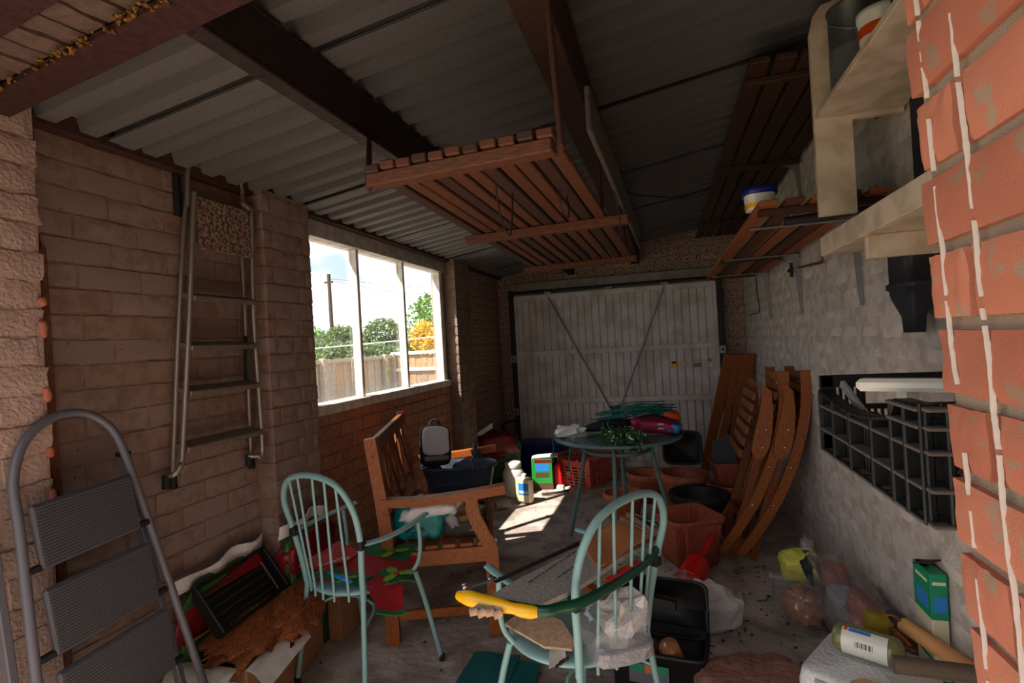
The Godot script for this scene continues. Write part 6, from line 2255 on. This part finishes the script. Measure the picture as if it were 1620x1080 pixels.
	for q in [["rag", "orange cloth rag bundled low in the wall crate", "orange", P(0.50, 1.085, 1.60), Vector3(0.03, 0.045, 0.05), "rag"], ["glove", "yellow crumpled glove in the middle of the wall crate", "yellow", P(0.50, 1.12, 1.36), Vector3(0.028, 0.075, 0.06), "glove"], ["earth_bag", "brown bag of oddments at the back of the wall crate", "earth_print", P(0.60, 1.09, 1.55), Vector3(0.07, 0.055, 0.14), "bag"], ["rust_rag", "rust coloured rag near the rim of the wall crate", "steel_rust", P(0.495, 1.15, 1.60), Vector3(0.022, 0.025, 0.05), "rag"]]:
		o = S()
		blob(o, Transform3D(Basis(), q[3]), q[4], 0.7, 0.3, 8.0, 30, 22, 12)
		tag(fin(q[0], o, q[2]), q[1], q[5])

# ------------------------------------------------------------------ front floor
func front_floor():
	var o: SurfaceTool
	# red scoop
	var t := thing("measuring_scoop", "red plastic scoop with ringed cup lying on the floor", "scoop")
	var ax := Vector3(0.40, 0.42, -0.80).normalized()
	var T := frame_along(P(0.09, 0.085, 3.12), P(0.09, 0.085, 3.12) + ax)
	T.origin = P(0.085, 0.085, 3.12)
	var L := T * Transform3D(Basis(Vector3.RIGHT, PI / 2), Vector3.ZERO)
	o = S()
	var prof := [[0.0, 0.085], [0.055, 0.08]]
	for i in 9:
		prof.append([0.062 + (0.005 if i % 2 else 0.0) + i * 0.0012, 0.07 - i * 0.016])
	prof.append([0.076, -0.078])
	prof.append([0.070, -0.078])
	prof.append([0.054, 0.066])
	prof.append([0.0, 0.07])
	prof.reverse()
	lathe(o, L, prof, 30)
	fin("cup", o, "scoop_red", t)
	o = S()
	tube(o, [P(0.085, 0.085, 3.12) + ax * 0.07, P(0.085, 0.085, 3.12) + ax * 0.12, P(0.085, 0.085, 3.12) + ax * 0.20, P(0.085, 0.085, 3.12) + ax * 0.29], [0.017, 0.014, 0.019, 0.017], 10)
	fin("handle", o, "scoop_red", t)
	rebase(t, P(0.085, 0.0, 3.12))
	# white carrier bag
	t = thing("carrier_bag", "white carrier bag slumped on the floor by the tool box", "bag")
	o = S()
	blob(o, Transform3D(Basis(Vector3.UP, 0.2), P(0.135, 0.07, 2.74)), Vector3(0.135, 0.08, 0.10), 0.55, 0.13, 3.0, 61, 44, 22)
	fin("bag", o, "bag_white", t)
	o = S()
	blob(o, Transform3D(Basis(Vector3.UP, 0.3), P(0.115, 0.115, 2.75)), Vector3(0.10, 0.07, 0.085), 0.75, 0.2, 4.0, 64, 18, 11, true)
	fin("bag_top", o, "bag_white", t)
	o = S()
	blob(o, Transform3D(Basis(Vector3(0.2, 0.3, 1).normalized(), 0.6), P(-0.03, 0.12, 2.82)), Vector3(0.075, 0.03, 0.05), 0.6, 0.5, 5.0, 67, 30, 14)
	fin("bag_handle", o, "film", t)
	rebase(t, P(0.13, 0, 2.82))
	# black tool box with raised lid
	t = thing("tool_box", "open black plastic tool box behind the saw chair leg", "tool box")
	T = Transform3D(Basis(Vector3.UP, -0.12), P(-0.085, 0, 2.22))
	o = S()
	sq_lathe(o, T, [[0.0, 0.0], [0.165, 0.0], [0.175, 0.02], [0.180, 0.17], [0.188, 0.175], [0.188, 0.19], [0.172, 0.19], [0.165, 0.03], [0.0, 0.03]], 0.66, 0.28, 48)
	fin("box_body", o, "black_plastic", t)
	o = S()
	sq_lathe(o, T * Transform3D(Basis(Vector3.RIGHT, 1.25), Vector3(0, 0.25, -0.145)), [[0.0, -0.02], [0.165, -0.02], [0.182, 0.0], [0.182, 0.02], [0.17, 0.02], [0.16, -0.005], [0.0, -0.005]], 0.62, 0.28, 48)
	fin("lid", o, "black_plastic", t)
	o = S()
	bar(o, T * Vector3(-0.12, 0.30, -0.10), T * Vector3(0.06, 0.285, -0.085), 0.022, 0.04)
	fin("tray_bar", o, "black_plastic", t)
	o = S()
	box(o, T * Transform3D(Basis(), Vector3(-0.03, 0.11, 0.1235)), Vector3(0.15, 0.075, 0.002), 0.0)
	var lab := fin("label", o, "ladder_grey", t)
	for q in [[-0.075, 0.13, 0.045, "tea_green"], [-0.025, 0.13, 0.04, "cardboard_orange"], [0.02, 0.13, 0.035, "tea_green"]]:
		o = S()
		box(o, T * Transform3D(Basis(), Vector3(q[0], q[1], 0.125)), Vector3(q[2], 0.032, 0.0014), 0.0)
		fin("label_panel", o, q[3], lab)
	rebase(t, T.origin)
	t = thing("glass_jar", "small glass jar of amber oddments in the tool box", "jar")
	var jt := Transform3D(Basis(Vector3.RIGHT, 0.5) * Basis(Vector3(0, 0, 1), 0.3), P(-0.04, 0.155, 2.18))
	o = S()
	lathe(o, jt, [[0.0, -0.045], [0.036, -0.045], [0.040, -0.038], [0.040, 0.04], [0.036, 0.048], [0.0, 0.05]], 22)
	fin("jar_glass", o, "jar", t)
	o = S()
	lathe(o, jt, [[0.0, -0.04], [0.034, -0.04], [0.035, 0.02], [0.0, 0.025]], 18)
	fin("contents", o, "cardboard_orange", t)
	rebase(t, P(-0.04, 0.11, 2.18))
	o = S()
	blob(o, Transform3D(Basis(Vector3.UP, 0.3), P(-0.15, 0.10, 2.22)), Vector3(0.07, 0.05, 0.06), 0.6, 0.3, 6.0, 5, 24, 12)
	tag(fin("brown_packet", o, "earth_print"), "brown packet in the tool box left of the jar", "packet")
	# teal cloth
	t = thing("teal_cloth", "folded teal cloth flat on the floor at the bottom edge", "cloth")
	o = S()
	sheet(o, 14, 10, func(u, v): return P(-0.885 + 0.31 * u - 0.02 * v, 0.018 + 0.006 * sin(u * 9.0) * sin(v * 7.0), 2.01 + 0.25 * v - 0.02 * u), Vector3(0, -0.014, 0))
	fin("cloth", o, "teal_cloth", t)
	o = S()
	sheet(o, 8, 8, func(u, v): return P(-0.90 + 0.21 * u, 0.026 + 0.004 * sin(u * 9.0 + v * 5.0), 2.0 + 0.27 * v), Vector3(0, -0.007, 0))
	fin("folded_layer", o, "teal_cloth", t)
	rebase(t, P(-0.73, 0.0, 2.13))
	# yellow bag on a clear bag
	t = thing("yellow_bag", "yellow and black plastic bag knotted on top by the right wall", "bag")
	o = S()
	blob(o, Transform3D(Basis(Vector3(0, 0, 1), 0.15), P(0.60, 0.19, 3.02)), Vector3(0.095, 0.075, 0.075), 0.65, 0.12, 3.0, 71, 36, 18)
	fin("bag", o, "yellow_bag", t)
	o = S()
	blob(o, Transform3D(Basis(Vector3(0, 0, 1), 0.55), P(0.652, 0.18, 2.985)), Vector3(0.045, 0.095, 0.075), 0.6, 0.12, 4.0, 72, 28, 14)
	fin("black_stripe", o, "umbrella", t)
	o = S()
	blob(o, Transform3D(Basis(), P(0.632, 0.285, 3.02)), Vector3(0.026, 0.05, 0.02), 0.6, 0.4, 8.0, 73, 18, 12)
	fin("knot", o, "film", t)
	rebase(t, P(0.60, 0.11, 3.02))
	t = thing("clear_bag", "clear plastic bag with brown packing under the yellow bag", "bag")
	o = S()
	blob(o, Transform3D(Basis(Vector3.UP, 0.2), P(0.575, 0.085, 2.86)), Vector3(0.12, 0.10, 0.15), 0.6, 0.12, 3.0, 75, 40, 20)
	fin("film", o, "film", t)
	o = S()
	blob(o, Transform3D(Basis(Vector3.UP, 0.4), P(0.57, 0.065, 2.84)), Vector3(0.075, 0.06, 0.10), 0.7, 0.4, 6.0, 76, 30, 14)
	fin("packing", o, "cardboard_orange", t)
	o = S()
	bar(o, P(0.64, 0.20, 2.78), P(0.62, 0.03, 2.74), 0.045, 0.006, Vector3(1, 0, 0))
	fin("dark_strip", o, "umbrella", t)
	rebase(t, P(0.575, 0, 2.86))
	t = thing("packaging_bag", "clear packaging bag with orange and black prints against the right wall", "bag")
	o = S()
	blob(o, Transform3D(Basis(Vector3(0, 0, 1), 0.12), P(0.70, 0.17, 2.50)), Vector3(0.085, 0.17, 0.42), 0.45, 0.14, 4.0, 81, 44, 22)
	fin("film", o, "film", t)
	for q in [[P(0.715, 0.20, 2.36), Vector3(0.045, 0.11, 0.24), "terracotta", 82], [P(0.705, 0.20, 2.82), Vector3(0.05, 0.09, 0.05), "terracotta", 83], [P(0.69, 0.06, 2.40), Vector3(0.07, 0.06, 0.30), "umbrella", 84], [P(0.69, 0.14, 2.68), Vector3(0.05, 0.09, 0.07), "bag_grey", 85]]:
		o = S()
		blob(o, Transform3D(Basis(), q[0]), q[1], 0.5, 0.15, 5.0, q[3], 28, 14)
		fin("printed_panel", o, q[2], t)
	rebase(t, P(0.70, 0, 2.50))
	# brown sack
	t = thing("brown_sack", "glossy reddish brown sack lying at the bottom of the view", "sack")
	o = S()
	blob(o, Transform3D(Basis(Vector3.UP, 0.25), P(0.255, 0.08, 2.06)), Vector3(0.22, 0.09, 0.19), 0.5, 0.06, 3.0, 91, 44, 20)
	fin("sack", o, "brown_sack", t)
	rebase(t, P(0.255, 0, 2.06))
	# white planter box with its bag
	t = thing("planter_box", "white and grey planter carton with black lettering at the bottom right", "box")
	T = Transform3D(Basis(Vector3.UP, 1.0), P(0.555, 0.0, 1.90))
	o = S()
	sq_lathe(o, T, [[0.0, 0.0], [0.16, 0.0], [0.165, 0.02], [0.168, 0.30], [0.160, 0.335], [0.145, 0.345], [0.0, 0.345]], 0.95, 0.22, 40)
	fin("carton", o, "bag_white", t)
	o = S()
	box(o, T * Transform3D(Basis(), Vector3(-0.1678, 0.20, 0.02)), Vector3(0.002, 0.26, 0.24), 0.0)
	var pf := fin("printed_face", o, "bag_grey", t)
	o = S()
	box(o, T * Transform3D(Basis(), Vector3(-0.170, 0.18, 0.09)), Vector3(0.003, 0.10, 0.085), 0.0)
	fin("black_label", o, "umbrella", pf)
	text("lettering", t, "elho", 0.075, T * Transform3D(Basis(Vector3(0, 0.0, 1), Vector3(0, 1, 0), Vector3(-1, 0, 0)) * Basis(Vector3(0, 0, 1), 0.35), Vector3(-0.1705, 0.275, -0.02)), "print_black")
	rebase(t, T.origin)
	# on top of it
	t = thing("label_bottle", "olive green bottle with white barcode label lying on its side", "bottle")
	var ba := P(0.485, 0.392, 1.965)
	var bz := P(0.635, 0.392, 1.88)
	var bx := (bz - ba).normalized()
	T = Transform3D(Basis(Vector3.UP.cross(bx).normalized() * -1.0, bx, Vector3.UP * 1.0), ba)
	T = Transform3D(Basis(bx.cross(Vector3.UP), bx, Vector3.UP), ba)
	o = S()
	lathe(o, T, [[0.0, -0.008], [0.034, -0.006], [0.043, 0.004], [0.0445, 0.012], [0.0445, 0.155], [0.040, 0.168], [0.024, 0.178], [0.02, 0.182], [0.0, 0.182]], 36)
	fin("bottle", o, "bottle_olive", t)
	o = S()
	smooth(o, true)
	for k in 18:
		var a := -0.9 + 2.2 * k / 18.0
		var b := -0.9 + 2.2 * (k + 1) / 18.0
		var r := 0.0449
		var pp := func(an: float, y: float) -> Vector3: return T * Vector3(cos(an) * r, y, sin(an) * r)
		quad(o, pp.call(a, 0.022), pp.call(a, 0.145), pp.call(b, 0.145), pp.call(b, 0.022))
	var lb := fin("label", o, "tub_white", t)
	for q in [[1.0, 1.25, 0.040, 0.100, "sky_blue"], [1.02, 1.28, 0.026, 0.037, "orange"]]:
		o = S()
		smooth(o, true)
		for k in 5:
			var a := lerpf(q[0], q[1], k / 5.0)
			var b := lerpf(q[0], q[1], (k + 1) / 5.0)
			var r := 0.0452
			quad(o, T * Vector3(cos(a) * r, q[2], sin(a) * r), T * Vector3(cos(a) * r, q[3], sin(a) * r), T * Vector3(cos(b) * r, q[3], sin(b) * r), T * Vector3(cos(b) * r, q[2], sin(b) * r))
		fin("label_panel", o, q[4], lb)
	o = S()
	smooth(o, true)
	for i in 14:
		var y := 0.060 + i * 0.0036
		var w := 0.0009 + 0.0009 * (i % 3)
		for k in 4:
			var a := 0.05 + 0.09 * k
			var r := 0.0452
			quad(o, T * Vector3(cos(a) * r, y, sin(a) * r), T * Vector3(cos(a) * r, y + w, sin(a) * r), T * Vector3(cos(a + 0.09) * r, y + w, sin(a + 0.09) * r), T * Vector3(cos(a + 0.09) * r, y, sin(a + 0.09) * r))
	fin("barcode", o, "print_black", lb)
	rebase(t, ba + Vector3(0, -0.045, 0))
	o = S()
	tube(o, [P(0.575, 0.425, 1.765), P(0.78, 0.425, 1.75)], 0.024, 14)
	tag(fin("cardboard_tube", o, "tube_brown"), "brown grey cardboard tube lying before the olive bottle", "tube")
	o = S()
	tube(o, [P(0.695, 0.415, 2.02), P(0.79, 0.40, 1.80)], 0.024, 14)
	var rl := thing("paint_roller", "tan roller lying behind the cardboard tube", "roller")
	fin("sleeve", o, "tan", rl)
	o = S()
	tube(o, [P(0.675, 0.418, 2.07), P(0.695, 0.415, 2.02)], 0.025, 12)
	fin("end_cap", o, "slate_grey", rl)
	rebase(rl, P(0.74, 0.40, 1.92))
	t = thing("copper_scrubber", "yellow sponge with copper ribbons behind the olive bottle", "sponge")
	o = S()
	blob(o, Transform3D(Basis(), P(0.625, 0.395, 2.03)), Vector3(0.04, 0.05, 0.03), 0.6, 0.2, 7.0, 4, 22, 12)
	fin("sponge", o, "sponge", t)
	for q in [[[0.63, 0.43, 2.03], [0.66, 0.445, 2.02], [0.70, 0.42, 2.01]], [[0.64, 0.40, 2.02], [0.66, 0.41, 1.99], [0.69, 0.38, 1.96]], [[0.65, 0.38, 2.0], [0.67, 0.375, 1.97], [0.70, 0.37, 1.95]]]:
		o = S()
		tube(o, curve(pts(q), 4), 0.008, 7, false, 0.5)
		fin("ribbon", o, "copper", t)
	rebase(t, P(0.64, 0.345, 2.02))
	t = thing("glass_dish", "small clear glass dish at the bottom edge beside the bottle", "dish")
	o = S()
	lathe(o, Transform3D(Basis(), P(0.50, 0.347, 1.72)), [[0.0, 0.0], [0.03, 0.0], [0.043, 0.012], [0.046, 0.028], [0.041, 0.028], [0.030, 0.008], [0.0, 0.006]], 28)
	fin("dish", o, "jar", t)
	rebase(t, P(0.50, 0.347, 1.72))
	# green tea carton
	t = thing("tea_carton", "tall green and cream carton standing next to the red bricks", "carton")
	o = S()
	abox(o, 0.752, 0.797, 0.0, 0.61, 1.96, 2.08, 0.003)
	fin("carton", o, "cream_print", t)
	for q in [[0.465, 0.61, "tea_green"], [0.33, 0.34, "tea_green"], [0.26, 0.28, "tea_green"]]:
		o = S()
		abox(o, 0.7512, 0.7978, q[0], q[1], 1.9592, 2.0808, 0.002)
		fin("green_band", o, q[2], t)
	for q in [[0.575, 0.585, "cream_print"], [0.49, 0.54, "sky_blue"]]:
		o = S()
		abox(o, 0.757, 0.793, q[0], q[1], 1.9582, 1.9590, 0.0)
		abox(o, 0.7502, 0.7510, q[0], q[1], 1.98, 2.06, 0.0)
		fin("printed_panel", o, q[2], t)
	o = S()
	bar(o, P(0.755, 0.612, 2.05), P(0.79, 0.635, 2.0), 0.05, 0.004)
	fin("open_flap", o, "timber_brown", t)
	rebase(t, P(0.775, 0, 2.02))
	# litter on the floor
	var q3 := RandomNumberGenerator.new()
	q3.seed = 15
	o = S()
	for i in 230:
		var x := q3.randf_range(-1.6, 0.7)
		var d := q3.randf_range(1.9, 5.6)
		if q3.randf() < 0.45:
			x = q3.randf_range(-0.1, 0.5)
			d = q3.randf_range(2.4, 3.6)
		var s := q3.randf_range(0.003, 0.011)
		blob(o, Transform3D(Basis(Vector3.UP, q3.randf() * 6.0), P(x, 0.003, d)), Vector3(s, 0.004, s * q3.randf_range(0.3, 0.8)), 1.0, 0.5, 30.0, i, 7, 4)
	kind(tag(fin("leaf_litter", o, "crumbs"), "dark crumbs and leaf litter scattered over the concrete floor", "litter"), "stuff")
	for q in [[0.30, 3.02, "small torn white scrap on the floor beyond the carrier bag", 0.03], [0.52, 3.30, "pale wood shaving on the floor near the folded chairs", 0.035]]:
		o = S()
		blob(o, Transform3D(Basis(Vector3.UP, q[0] * 5.0), P(q[0], 0.008, q[1])), Vector3(q[3], 0.010, q[3] * 0.5), 0.7, 0.5, 12.0, 3, 14, 8)
		tag(fin("floor_scrap", o, "paper_bits"), q[2], "scrap")
